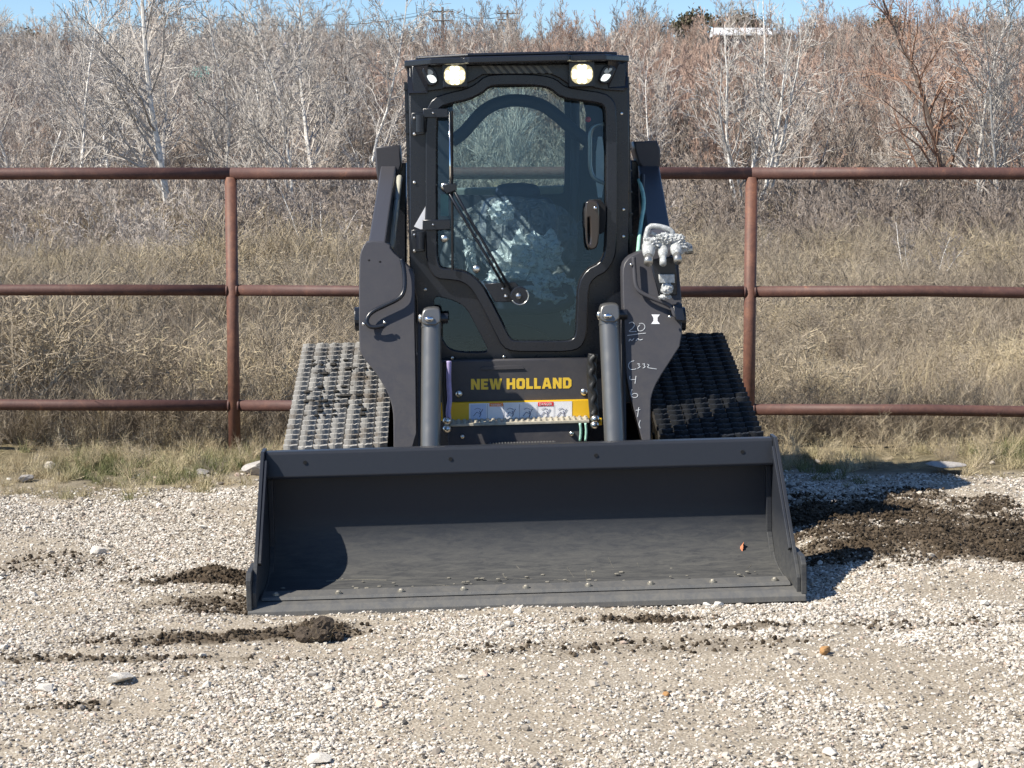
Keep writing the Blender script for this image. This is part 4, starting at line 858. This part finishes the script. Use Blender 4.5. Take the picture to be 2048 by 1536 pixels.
# wiper
wp = ltube('wiper', [(903, 372), (940, 438), (985, 515), (1027, 588)], CY - .060, 0, .0055, M['frame'], door, 0, 8)
ltube('wiper_arm', [(893, 378), (930, 440), (975, 515), (1010, 575)], CY - .060, 0, .0055, M['frame'], wp, 0, 8)
MB().tube([L(904, 222, CY - .046), L(904, 330, CY - .047), L(905, 540, CY - .046)], .0055, 6).obj('wiper_blade', M['rubberseal'], wp)
MB().tube([L(899, 222, CY - .052), L(900, 330, CY - .060), L(901, 372, CY - .060)], [.002, .0035, .006], 8).obj('blade_spring', M['chrome'], wp, smooth=True)
plate('wiper_joint', [(884, 370), (912, 366), (914, 380), (892, 388)], [], CY - .068, 0, .02, M['frame'], wp, .003)
plate('motor_plate', [(968, 568), (1030, 564), (1042, 578), (1040, 604), (990, 604)], [], CY - .045, 0, .012, M['frame'], wp, .002)
c = L(1039, 591, CY - .05); MB().tube([c + Vector((0, -.03, 0)), c + Vector((0, .03, 0))], .040, 28).obj('motor', M['frame'], wp, bevel=.004)
tr_ = [(c + Vector((math.cos(a) * .037, -.033, math.sin(a) * .037))) for a in np.linspace(R(-150), R(40), 20)]; MB().tube(tr_, .003, 6).obj('motor_ring', M['zinc'], wp, smooth=True)
MB().sphere(c + Vector((-.006, -.032, 0)), .014, 8, 6).obj('nut', M['zinc'], wp); MB().sphere(L(1012, 593, CY - .05), .010, 8, 6).sphere(L(1005, 578, CY - .062), .006, 8, 6).obj('nut', M['zinc'], wp)

# --- panels below the door
npan = plate('name_panel', [(868, 722), (1192, 716), (1192, 797), (1184, 801), (868, 806)], [], 1.48, 0, .05, M['paint'], ML, .006)
plate('panel_flange', [(965, 733), (1044, 731), (1050, 738), (960, 740)], [], 1.474, 0, .006, M['paint'], npan, .001)
for p in ((918, 788), (1168, 784)): MB().sphere(L(p[0], p[1], 1.478), .016, 14, 8, (1, .6, 1)).obj('bolt', M['zinc'], npan, smooth=True)
def text_mesh(s, wpx0, wpx1, pyb, pyt, yy, mat, parent, name, off=.02):
    cu = bpy.data.curves.new('t', 'FONT'); cu.body = s; cu.size = 1; cu.offset = off; cu.extrude = .01; cu.space_character = 1.06
    tmp = bpy.data.objects.new('t', cu); me_ = bpy.data.meshes.new_from_object(tmp); bpy.data.objects.remove(tmp)
    co = np.empty(len(me_.vertices) * 3); me_.vertices.foreach_get('co', co); co = co.reshape(-1, 3); mn = co.min(0); mx = co.max(0)
    A_ = L(wpx0, pyb[0], yy); B_ = L(wpx1, pyb[1], yy); hh = L(wpx0, pyt, yy).z - A_.z
    u = (co[:, 0] - mn[0]) / (mx[0] - mn[0]); v = (co[:, 1] - mn[1]) / (mx[1] - mn[1])
    nc = np.stack([A_.x + (B_.x - A_.x) * u, yy - co[:, 2] * .1, A_.z + (B_.z - A_.z) * u + hh * v], 1); me_.vertices.foreach_set('co', nc.ravel()); me_.materials.clear(); me_.update(); return link(name, me_, mat, parent)
GLY = {'N': (.9, [(0, 0), (0, 1), (.31, 1), (.60, .48), (.60, 1), (.9, 1), (.9, 0), (.60, 0), (.30, .54), (.30, 0)], None), 'E': (.74, [(0, 0), (0, 1), (.74, 1), (.74, .76), (.3, .76), (.3, .62), (.66, .62), (.66, .39), (.3, .39), (.3, .24), (.74, .24), (.74, 0)], None),
       'W': (1.28, [(0, 1), (.3, 1), (.41, .42), (.51, 1), (.77, 1), (.87, .42), (.98, 1), (1.28, 1), (1.04, 0), (.75, 0), (.64, .52), (.53, 0), (.24, 0)], None), 'H': (.88, [(0, 0), (0, 1), (.3, 1), (.3, .62), (.58, .62), (.58, 1), (.88, 1), (.88, 0), (.58, 0), (.58, .38), (.3, .38), (.3, 0)], None),
       'O': (.88, [(.16, 0), (0, .16), (0, .84), (.16, 1), (.72, 1), (.88, .84), (.88, .16), (.72, 0)], [(.3, .27), (.3, .73), (.58, .73), (.58, .27)]), 'L': (.68, [(0, 0), (0, 1), (.3, 1), (.3, .25), (.68, .25), (.68, 0)], None),
       'A': (1.0, [(0, 0), (.3, 1), (.7, 1), (1, 0), (.7, 0), (.65, .19), (.35, .19), (.3, 0)], [(.41, .40), (.59, .40), (.5, .74)]), 'D': (.88, [(0, 0), (0, 1), (.62, 1), (.88, .78), (.88, .22), (.62, 0)], [(.3, .25), (.3, .75), (.5, .75), (.58, .66), (.58, .34), (.5, .25)])}
txt = 'NEW HOLLAND'; tw = sum(.36 if ch == ' ' else GLY[ch][0] + .12 for ch in txt) - .12; cx_ = 0.0
def gp(u, v): return (942 + (1143 - 942) * u / tw, 779.5 - 2.8 * u / tw - 21.5 * v)
for ch in txt:
    if ch == ' ': cx_ += .36; continue
    w_, ou, ho = GLY[ch]; plate('letter', [gp(cx_ + x, y) for x, y in ou], [[gp(cx_ + x, y) for x, y in ho]] if ho else [], 1.4785, 0, .0014, M['letter'], npan, .0001); cx_ += w_ + .12
yp = plate('yellow_bar', chaikin([(872, 806), (1176, 799), (1181, 803), (1182, 838), (872, 842)], 0), [], 1.462, 0, .03, M['yellow'], ML, .004)
dc = plate('safety_decal', [(938, 807), (1144, 802.5), (1144, 838), (938, 841)], [], 1.4605, 0, .0012, M['white'], yp, .0002)
pn = simple('pale blue decal', (.55, .62, .80), .4, var=.03)
plate('pictogram_field', [(941, 809), (972, 808.3), (972, 838), (941, 839)], [], 1.4590, 0, .0012, pn, dc, .0002)
plate('caution_strip', [(979, 806), (1006, 805.5), (1006, 812.5), (979, 813)], [], 1.4590, 0, .0012, M['orange'], dc, .0002)
plate('danger_strip', [(1076, 804.6), (1107, 804), (1107, 812), (1076, 812.5)], [], 1.4590, 0, .0012, M['red'], dc, .0002)
text_mesh('DANGER', 1079, 1104, (810.8, 810.4), 806, 1.4585, M['white'], dc, 'lettering', .0); text_mesh('WARNING', 981, 1004, (812, 811.6), 807.5, 1.4585, M['white'], dc, 'lettering', .0)
def stroke(px, a, b, r, mat, parent, name): MB().tube([L(x, y, a, b) for x, y in px], r, 5).obj(name, mat, parent)
for cx_ in (957, 1022, 1056, 1091, 1124):
    stroke([(cx_ - 10, 832), (cx_ - 3, 824), (cx_ + 3, 828), (cx_ + 9, 818)], 1.4585, 0, .0012, M['ink'], dc, 'pictogram'); stroke([(cx_ + 2, 834), (cx_ + 5, 828), (cx_ + 2, 822)], 1.4585, 0, .0014, M['ink'], dc, 'pictogram')
    stroke([(cx_ - 8, 819), (cx_ - 2, 816), (cx_ + 5, 819)], 1.4585, 0, .0009, M['ink'], dc, 'pictogram')
for x_ in (975, 1007, 1039, 1074, 1108): stroke([(x_, 808), (x_, 838)], 1.4585, 0, .0005, M['ink'], dc, 'divider')
# step with teeth, front bumper
sA = L(900, 846, 1.36); sB = L(1178, 838, 1.36)
M['worn'] = simple('dusty worn tread', (.42, .38, .30), .7, var=.25, sc=30)
step = MB().box(sA.x, sB.x, 1.33, 1.455, sA.z - .012, sA.z).obj('step', M['worn'], ML, bevel=.002)
for k in range(24):
    x_ = sA.x + .012 + k * (sB.x - sA.x - .024) / 23; MB().tube([(x_, 1.350, sA.z), (x_, 1.350, sA.z + .009)], [.009, .006], 8).obj('step_tooth', M['worn'], step)
    MB().tube([(x_, 1.41, sA.z), (x_, 1.41, sA.z + .009)], [.009, .006], 8).obj('step_tooth', M['worn'], step)
bpn = plate('bumper', [(896, 849), (1160, 842), (1160, 925), (896, 930)], [], 1.345, 0, .10, M['paint'], ML, .004)
MB().sphere(L(1143, 867, 1.343), .012, 10, 6).sphere(L(925, 873, 1.343), .010, 10, 6).obj('bolt', M['zinc'], bpn, smooth=True)
A_ = L(975, 888, 1.30); B_ = L(1112, 884, 1.30); cr_ = MB().box(A_.x, B_.x, 1.26, 1.34, A_.z - .02, A_.z).obj('cross_bar', M['paint'], ML, bevel=.003)
for k in range(22): x_ = A_.x + .012 + k * (B_.x - A_.x - .024) / 21; MB().box(x_ - .003, x_ + .003, 1.262, 1.30, A_.z, A_.z + .006).obj('ridge', M['steelgrey'], cr_)

# --- lift arms
AA, AB_ = 1.0, .30
Lp = [(723, 495), (735, 481), (779, 486), (781, 500), (806, 523), (812, 530), (829, 545), (829, 580), (829, 620), (832, 750), (834, 905), (787, 908), (787, 850), (786, 820), (778, 790), (756, 752), (723, 711), (718, 697), (718, 523)]
Rp = [(1246, 530), (1258, 514), (1277, 505), (1300, 496), (1340, 496), (1356, 512), (1361, 576), (1364, 610), (1364, 686), (1346, 714), (1315, 762), (1305, 785), (1301, 805), (1302, 905), (1289, 905), (1283, 874), (1254, 769), (1250, 700), (1245, 560)]
armL = plate('lift_arm', chaikin(Lp, 1), [], AA, AB_, .13, M['paint'], ML, .004)
armR = plate('lift_arm', chaikin(Rp, 1), [], AA, AB_, .13, M['paint'], ML, .004, label='lift arm with white chalk writing')
# narrower inner flange of each arm leg
plate('arm_flange', [(836, 640), (841, 640), (841, 905), (836, 905)], [], AA + .03, AB_, .10, M['paint'], armL, .001)
plate('arm_flange', [(1245, 640), (1251, 640), (1253, 905), (1247, 905)], [], AA + .03, AB_, .10, M['paint'], armR, .001)
def beam(q0, y0, h0, q1, y1, h1, nm, parent):
    a_ = [L(p[0], p[1], y0) for p in q0]; b_ = [L(p[0], p[1], y1) for p in q1]; dz = Vector((0, 0, 1))
    vs = [a_[0], a_[1], a_[1] - dz * h0, a_[0] - dz * h0, b_[0], b_[1], b_[1] - dz * h1, b_[0] - dz * h1]
    o = MB().add(vs, [(0, 1, 2, 3), (5, 4, 7, 6), (0, 4, 5, 1), (3, 2, 6, 7), (0, 3, 7, 4), (1, 5, 6, 2)]).obj(nm, M['paint'], parent, bevel=.006)
    bm = bmesh.new(); bm.from_mesh(o.data); bmesh.ops.recalc_face_normals(bm, faces=bm.faces); bm.to_mesh(o.data); bm.free(); return o
beam([(737, 482), (771, 483)], 1.40, .20, [(762, 330), (792, 330)], 2.50, .24, 'arm_beam', armL)
beam([(1300, 500), (1348, 500)], 1.40, .20, [(1276, 330), (1318, 330)], 2.50, .24, 'arm_beam', armR)
plate('arm_pivot', chaikin([(749, 294), (800, 290), (803, 330), (795, 352), (782, 372), (757, 372), (752, 340)], 0), [], 2.48, 0, .24, M['paint'], armL, .008)
plate('arm_pivot', chaikin([(1268, 283), (1314, 281), (1321, 300), (1321, 330), (1310, 352), (1292, 345), (1277, 325), (1270, 300)], 0), [], 2.48, 0, .24, M['paint'], armR, .008)
plate('rear_tower', [(775, 330), (812, 325), (812, 640), (770, 640)], [], 2.58, 0, .26, M['frame'], ML, .006); plate('rear_tower', [(1262, 320), (1300, 325), (1310, 640), (1262, 640)], [], 2.58, 0, .26, M['frame'], ML, .006)
ltube('lift_cylinder', [(799, 355, 2.35), (783, 495, 1.75)], 0, 0, .014, simple('cream coated rod', (.62, .60, .50), .3), ML, 0, 12)
ltube('hydraulic_hose', [(1285, 350, 2.1), (1283, 400, 2.0), (1292, 440, 1.8), (1284, 480, 1.6), (1290, 505, 1.5)], 0, 0, .011, M['hose'], ML, 2, 8)
ltube('hydraulic_hose', [(1278, 360, 2.1), (1290, 400, 1.9), (1281, 450, 1.7), (1276, 505, 1.5)], 0, 0, .009, M['green'], ML, 2, 8)
# round pin boss on the outer left side
for s, c in ((-1, L(719, 640, AA, AB_)), (1, L(1363, 640, AA, AB_))):
    MB().tube([c + Vector((s * -.03, .06, 0)), c + Vector((s * .022, .06, 0))], .050, 24).obj('pin_boss', M['frame'], armL if s < 0 else armR, bevel=.003)
# hose guard rails
gA, gR = AA - .035, .0095
ltube('guard_rail', [(803, 519), (809, 540), (810, 580), (800, 597), (770, 611), (742, 624), (732, 640), (737, 653), (752, 655), (768, 651)], gA, AB_, gR, M['frame'], armL, 2)
ltube('guard_rail', [(1267, 515), (1269, 545), (1271, 572), (1280, 585), (1305, 597), (1335, 608), (1346, 617), (1349, 632), (1365, 641)], gA, AB_, gR, M['paint'], armR, 2)
for p, ar in (((727, 648), armL), ((769, 645), armL), ((1262, 529), armR), ((1339, 634), armR)): MB().sphere(L(p[0], p[1], gA - .008, AB_), .0075, 8, 6).obj('clip_bolt', M['zinc'], ar, smooth=True)
for p in ((738, 521), (760, 524)): MB().sphere(L(p[0], p[1], AA, AB_), .0055, 8, 6, (1, .3, 1)).obj('hole', M['rubberseal'], armL)
plate('clip_block', [(1346, 610), (1364, 608), (1370, 642), (1352, 640)], [], AA - .05, AB_, .05, M['frame'], armR, .003)
# tilt cylinders
for (x0_, x1_, r_), (cx0, cx1, cy0, cy1) in zip((((863), (861), .0415), ((1218), (1230), .0425)), ((843, 881, 615, 651), (1200, 1239, 607, 645))):
    A_ = L(x0_, cy1 - 6, AA, .28); B_ = L(x1_, 905, AA, .28)
    cy = MB().tube([A_, B_], r_, 32).obj('tilt_cylinder', M['cyl'], ML, smooth=True); cy.data.set_sharp_from_angle(angle=R(40))
    MB().tube([A_ + (B_ - A_).normalized() * .018, A_ + (B_ - A_).normalized() * .024], r_ + .002, 32).obj('ring', M['cyl'], cy)
    plate('cylinder_eye', chaikin([(cx0, cy1), (cx0, cy0 + 12), (cx0 + 6, cy0 + 2), (cx1 - 6, cy0), (cx1, cy0 + 6), (cx1, cy1)], 1), [], AA - .05, .28, .10, M['cyl'], cy, .006)
    MB().sphere(L(cx0 + 15, cy1 - 13, AA - .055, .28), .014, 10, 8, (1.5, 1, .9)).obj('pin', M['chrome'], cy, smooth=True); MB().sphere(L(cx0 - 2, cy1 - 14, AA, .28), .014, 10, 8, (.8, 1, 1.4)).obj('pin', M['zinc'], cy, smooth=True)
    c = L((cx1 if cx0 < 1000 else cx1) + 3, cy0 + 22, AA + .02, .28); MB().tube([c + Vector((-.02, 0, 0)), c + Vector((.025, 0, 0))], .022, 16).obj('pin', M['frame'], cy)
# chalk writing and sticker on the right arm
def z7(p): return (1160 + p[0] / 4.655, 580 + p[1] / 4.655)
for st in ([(455, 310), (480, 295), (510, 315), (500, 350), (450, 385), (480, 388), (525, 385)], [(560, 325), (535, 350), (545, 385), (585, 380), (610, 345), (590, 310), (550, 312)], [(440, 424), (520, 412), (612, 402)],
           [(455, 478), (464, 452), (482, 476), (502, 450)], [(520, 474), (542, 448), (552, 470), (585, 458)], [(505, 660), (462, 670), (447, 710), (470, 745), (524, 735)], [(532, 688), (558, 686), (545, 705), (566, 715), (535, 730)],
           [(582, 690), (606, 686), (595, 706), (612, 716), (585, 728)], [(626, 690), (648, 700), (620, 724), (714, 736)], [(465, 800), (460, 836), (512, 834)], [(522, 800), (512, 872)],
           [(485, 925), (470, 968), (490, 1004), (530, 1000), (542, 975), (515, 960), (480, 975)], [(548, 1092), (536, 1182)], [(518, 1122), (562, 1114)], [(562, 1212), (546, 1250), (562, 1288)]):
    q = chaikin([z7(p) for p in st], 2, False); MB().tube([L(x, y, AA - .0006, AB_) for x, y in q], .0017, 5).obj('chalk_mark', M['chalk'], armR)
plate('sticker', [z7(p) for p in ((665, 228), (745, 228), (722, 258), (722, 288), (745, 316), (662, 316), (684, 288), (684, 258))], [], AA - .0012, AB_, .001, M['white'], armR, .0002)
# couplers wrapped in white plastic on top of the right arm
cb = plate('coupler_block', [(1300, 520), (1352, 512), (1354, 590), (1318, 592)], [], 1.30, 0, .09, M['frame'], ML, .004)
plate('bracket', [(1318, 549), (1349, 549), (1350, 566), (1319, 566)], [], 1.27, 0, .03, M['wrap'], cb, .003)
for k, (x_, y_, r_) in enumerate(((1298, 497, .026), (1326, 499, .020), (1350, 494, .024))):
    a_ = L(x_, y_ - 12, 1.30); b_ = L(x_ + (-1, 0, 4)[k], y_ + 16, 1.22)
    o = MB().tube([a_, a_.lerp(b_, .3), a_.lerp(b_, .7), b_], [r_ * .8, r_ * 1.15, r_ * 1.05, r_ * .7], 12).obj('coupler', M['wrap'], cb, smooth=True)
    MB().tube([b_, b_ + (b_ - a_).normalized() * .045], r_ * .72, 12).obj('coupler_tip', M['steelgrey'] if k != 1 else M['wrap'], o, smooth=True)
ltube('wrapped_hose', [(1291, 490), (1292, 470), (1298, 452), (1315, 452), (1338, 458), (1346, 466), (1345, 482)], 1.30, 0, .0115, M['wrap'], cb, 1)
ltube('wrapped_hose', [(1318, 492), (1318, 474), (1306, 468), (1302, 466)], 1.31, 0, .009, M['wrap'], cb, 1)
for k, (x_, y_) in enumerate(((1330, 478), (1352, 480), (1306, 486), (1362, 494))): crumple('plastic_wrap', x_, y_, 1.27, .036, .026, .024, 20 + k, M['wrap'], cb, .75, 4)
crumple('plastic_wrap', 1334, 578, 1.24, .026, .03, .026, 31, M['wrap'], cb, .4, 3); crumple('plastic_wrap', 1330, 594, 1.25, .028, .02, .012, 32, M['wrap'], cb, .4, 3)
c = L(1370, 500, 1.30); MB().tube([c, c + Vector((.03, 0, .002))], .020, 12).obj('coupler_tip', M['steelgrey'], cb)
# hoses beside the cylinders
rr = random.Random(3)
ltube('hydraulic_hose', [(1186, 708), (1182, 735), (1184, 770), (1186, 800), (1189, 835), (1190, 850)], 1.36, 0, .021, M['hose'], ML, 2, 12)
hs = ltube('hose_sleeve', [(1190, 712), (1180, 722), (1189, 735), (1179, 748), (1190, 762), (1181, 776), (1192, 790), (1183, 805), (1193, 818), (1186, 830)], 1.345, 0, .014, M['hose'], ML, 2, 8)
ltube('hose_sleeve', [(898, 722), (897, 760), (900, 800), (896, 822), (898, 840)], 1.34, 0, .011, M['purple'], ML, 2, 10)
ltube('hydraulic_hose', [(890, 724), (888, 770), (891, 810), (893, 842)], 1.36, 0, .015, M['hose'], ML, 2, 12)
for x_, y_ in ((894, 842), (894, 858), (1190, 838), (1189, 850)): MB().sphere(L(x_, y_, 1.31), .019, 12, 8, (1, 1, .9)).obj('fitting', M['zinc'], ML, smooth=True)
ltube('yellow_cap', [(1200, 836), (1200, 850)], 1.33, 0, .009, M['yellow'], ML, 0); 
for x_ in (1160, 1171): ltube('coated_lead', [(x_, 846), (x_ + 2, 862), (x_, 882)], 1.31, 0, .0055, M['green'], ML, 1)

# ------------------------------------------------------------------ loose small things
def leaf(px, py, yl, sc, seed, lab):
    rr = random.Random(seed); p = MM @ L(px, py, yl) if yl is not None else G(px, py, .03); o = None; V = []; n = 7
    for i in range(n):
        t = i / (n - 1); w_ = math.sin(math.pi * min(1, t * 1.02)) ** .7 * .5 * (1 + .3 * (i % 2)); z_ = .35 * math.sin(t * 3.1)
        V += [(t - .5, -w_, z_ + .25 * w_), (t - .5, 0, z_), (t - .5, w_, z_ + .3 * w_)]
    F = [(i * 3 + j, i * 3 + j + 1, i * 3 + j + 4, i * 3 + j + 3) for i in range(n - 1) for j in range(2)]
    o = MB().add([Vector(v) * sc for v in V], F).obj('dry_leaf', M['leaf']); so = o.modifiers.new('thick', 'SOLIDIFY'); so.thickness = .0008
    o.location = p; o.rotation_euler = (rr.uniform(-.4, .4) + 1.0, rr.uniform(-.4, .4), rr.uniform(0, 6)); tag(o, lab, 'leaf', 'dry leaves lying in the bucket')
leaf(1485, 1100, .545, .042, 1, 'curled orange brown leaf on the curved back of the bucket at right'); leaf(1322, 1126, .50, .018, 2, 'tiny dark brown leaf on the bucket floor left of the orange one'); leaf(1552, 1134, .46, .03, 3, 'brown leaf tucked in the right inner corner of the bucket')
def rock(px, py, d, c, seed, lab, flat=.6, nm='rock', zoff=0):
    bm = bmesh.new(); bmesh.ops.create_icosphere(bm, subdivisions=3, radius=.5); rr = random.Random(seed)
    pl_ = [(Vector((rr.gauss(0, 1), rr.gauss(0, 1), rr.gauss(0, 1))).normalized(), rr.uniform(.26, .44)) for _ in range(16)]
    for v in bm.verts:
        for q, h_ in pl_:
            e = v.co.dot(q) - h_
            if e > 0: v.co -= q * e
        v.co *= 1 + rr.uniform(-.02, .02); v.co.z *= flat
    m_ = bpy.data.meshes.new(nm); bm.to_mesh(m_); bm.free(); g0 = G(px, py, 0); z = gz(g0.x, g0.y); g0 = G(px, py, z + d * .2); o = link(nm, m_, c)
    o.scale = (d, d * .8, d); o.location = (g0.x, g0.y, gz(g0.x, g0.y) + d * .16 + zoff); o.rotation_euler.z = seed; return tag(o, lab, 'rock')
rk = lambda n_, c: simple(n_, c, .85, var=.25, sc=20, bmp=.6)
rtan, rpale, rgrey = rk('orange stone', (.42, .23, .09)), rk('pale limestone', (.62, .57, .50)), rk('grey limestone', (.40, .37, .34))
rock(1650, 1303, .055, rtan, 1, 'orange brown stone lying on the gravel in front of the bucket right corner')
rock(1332, 1388, .034, rtan, 2, 'small orange stone below the middle right of the bucket'); rock(195, 1103, .085, rpale, 3, 'flat whitish stone on gravel at left, level with the bucket floor')
rock(240, 1352, .11, rpale, 4, 'long pale stone with dark shadow in the gravel at lower left', .4); rock(90, 1375, .08, rpale, 5, 'pale flat stone at the lower left edge beside bare soil', .4)
rock(508, 935, .20, rgrey, 6, 'large buff rock in the grass just left of the bucket corner', .5); rock(98, 935, .10, rpale, 7, 'rounded pale rock at the grass edge on the far left'); rock(50, 955, .12, rgrey, 8, 'low buff rock beside the rounded pale rock at far left', .45)
rock(1890, 925, .24, rgrey, 9, 'broad pale flat rock in the verge right of the machine shadow', .14); rock(405, 945, .09, rgrey, 10, 'grey brown rock at the grass edge below the left post'); rock(1210, 1325, .03, rgrey, 11, 'small dark grey stone below the bucket edge at centre right')
rock(1660, 1500, .05, rpale, 12, 'angular pale stone near the bottom edge right of centre'); rock(640, 1515, .09, rpale, 13, 'pale stone casting a dark shadow at the bottom left of centre', .35)
# clod of dark soil with grass roots at the left corner of the cutting edge
p0 = G(642, 1250, .03); cl = empty('soil_clod', (p0.x, p0.y, gz(p0.x, p0.y)), 'dark clod of soil and roots against the left end of the cutting edge', 'soil clod')
dsoil = simple('dark soil', (.075, .055, .038), .95, var=.5, sc=40, bmp=.9)
for k in range(9):
    a = rng.uniform(0, 6.28); r_ = rng.uniform(0, .055); bm = bmesh.new(); bmesh.ops.create_icosphere(bm, subdivisions=3, radius=.5); rr = random.Random(k)
    for v in bm.verts: v.co *= rr.uniform(.78, 1.15)
    m_ = bpy.data.meshes.new('lump'); bm.to_mesh(m_); bm.free(); o = link('lump', m_, dsoil, cl); d_ = rng.uniform(.04, .08); o.scale = (d_, d_, d_ * .8); o.location = (math.cos(a) * r_ * 1.3, math.sin(a) * r_ * .7, .015 + .05 * max(0, 1 - r_ / .05) * rng.random())
rm = straw_mesh(900, 70, .09, .0022, spread=.04, lean=1.0, curl=.5, mat=simple('dead roots', (.33, .27, .17), .8)); link('roots', rm, None, cl).location = (0, 0, .02)
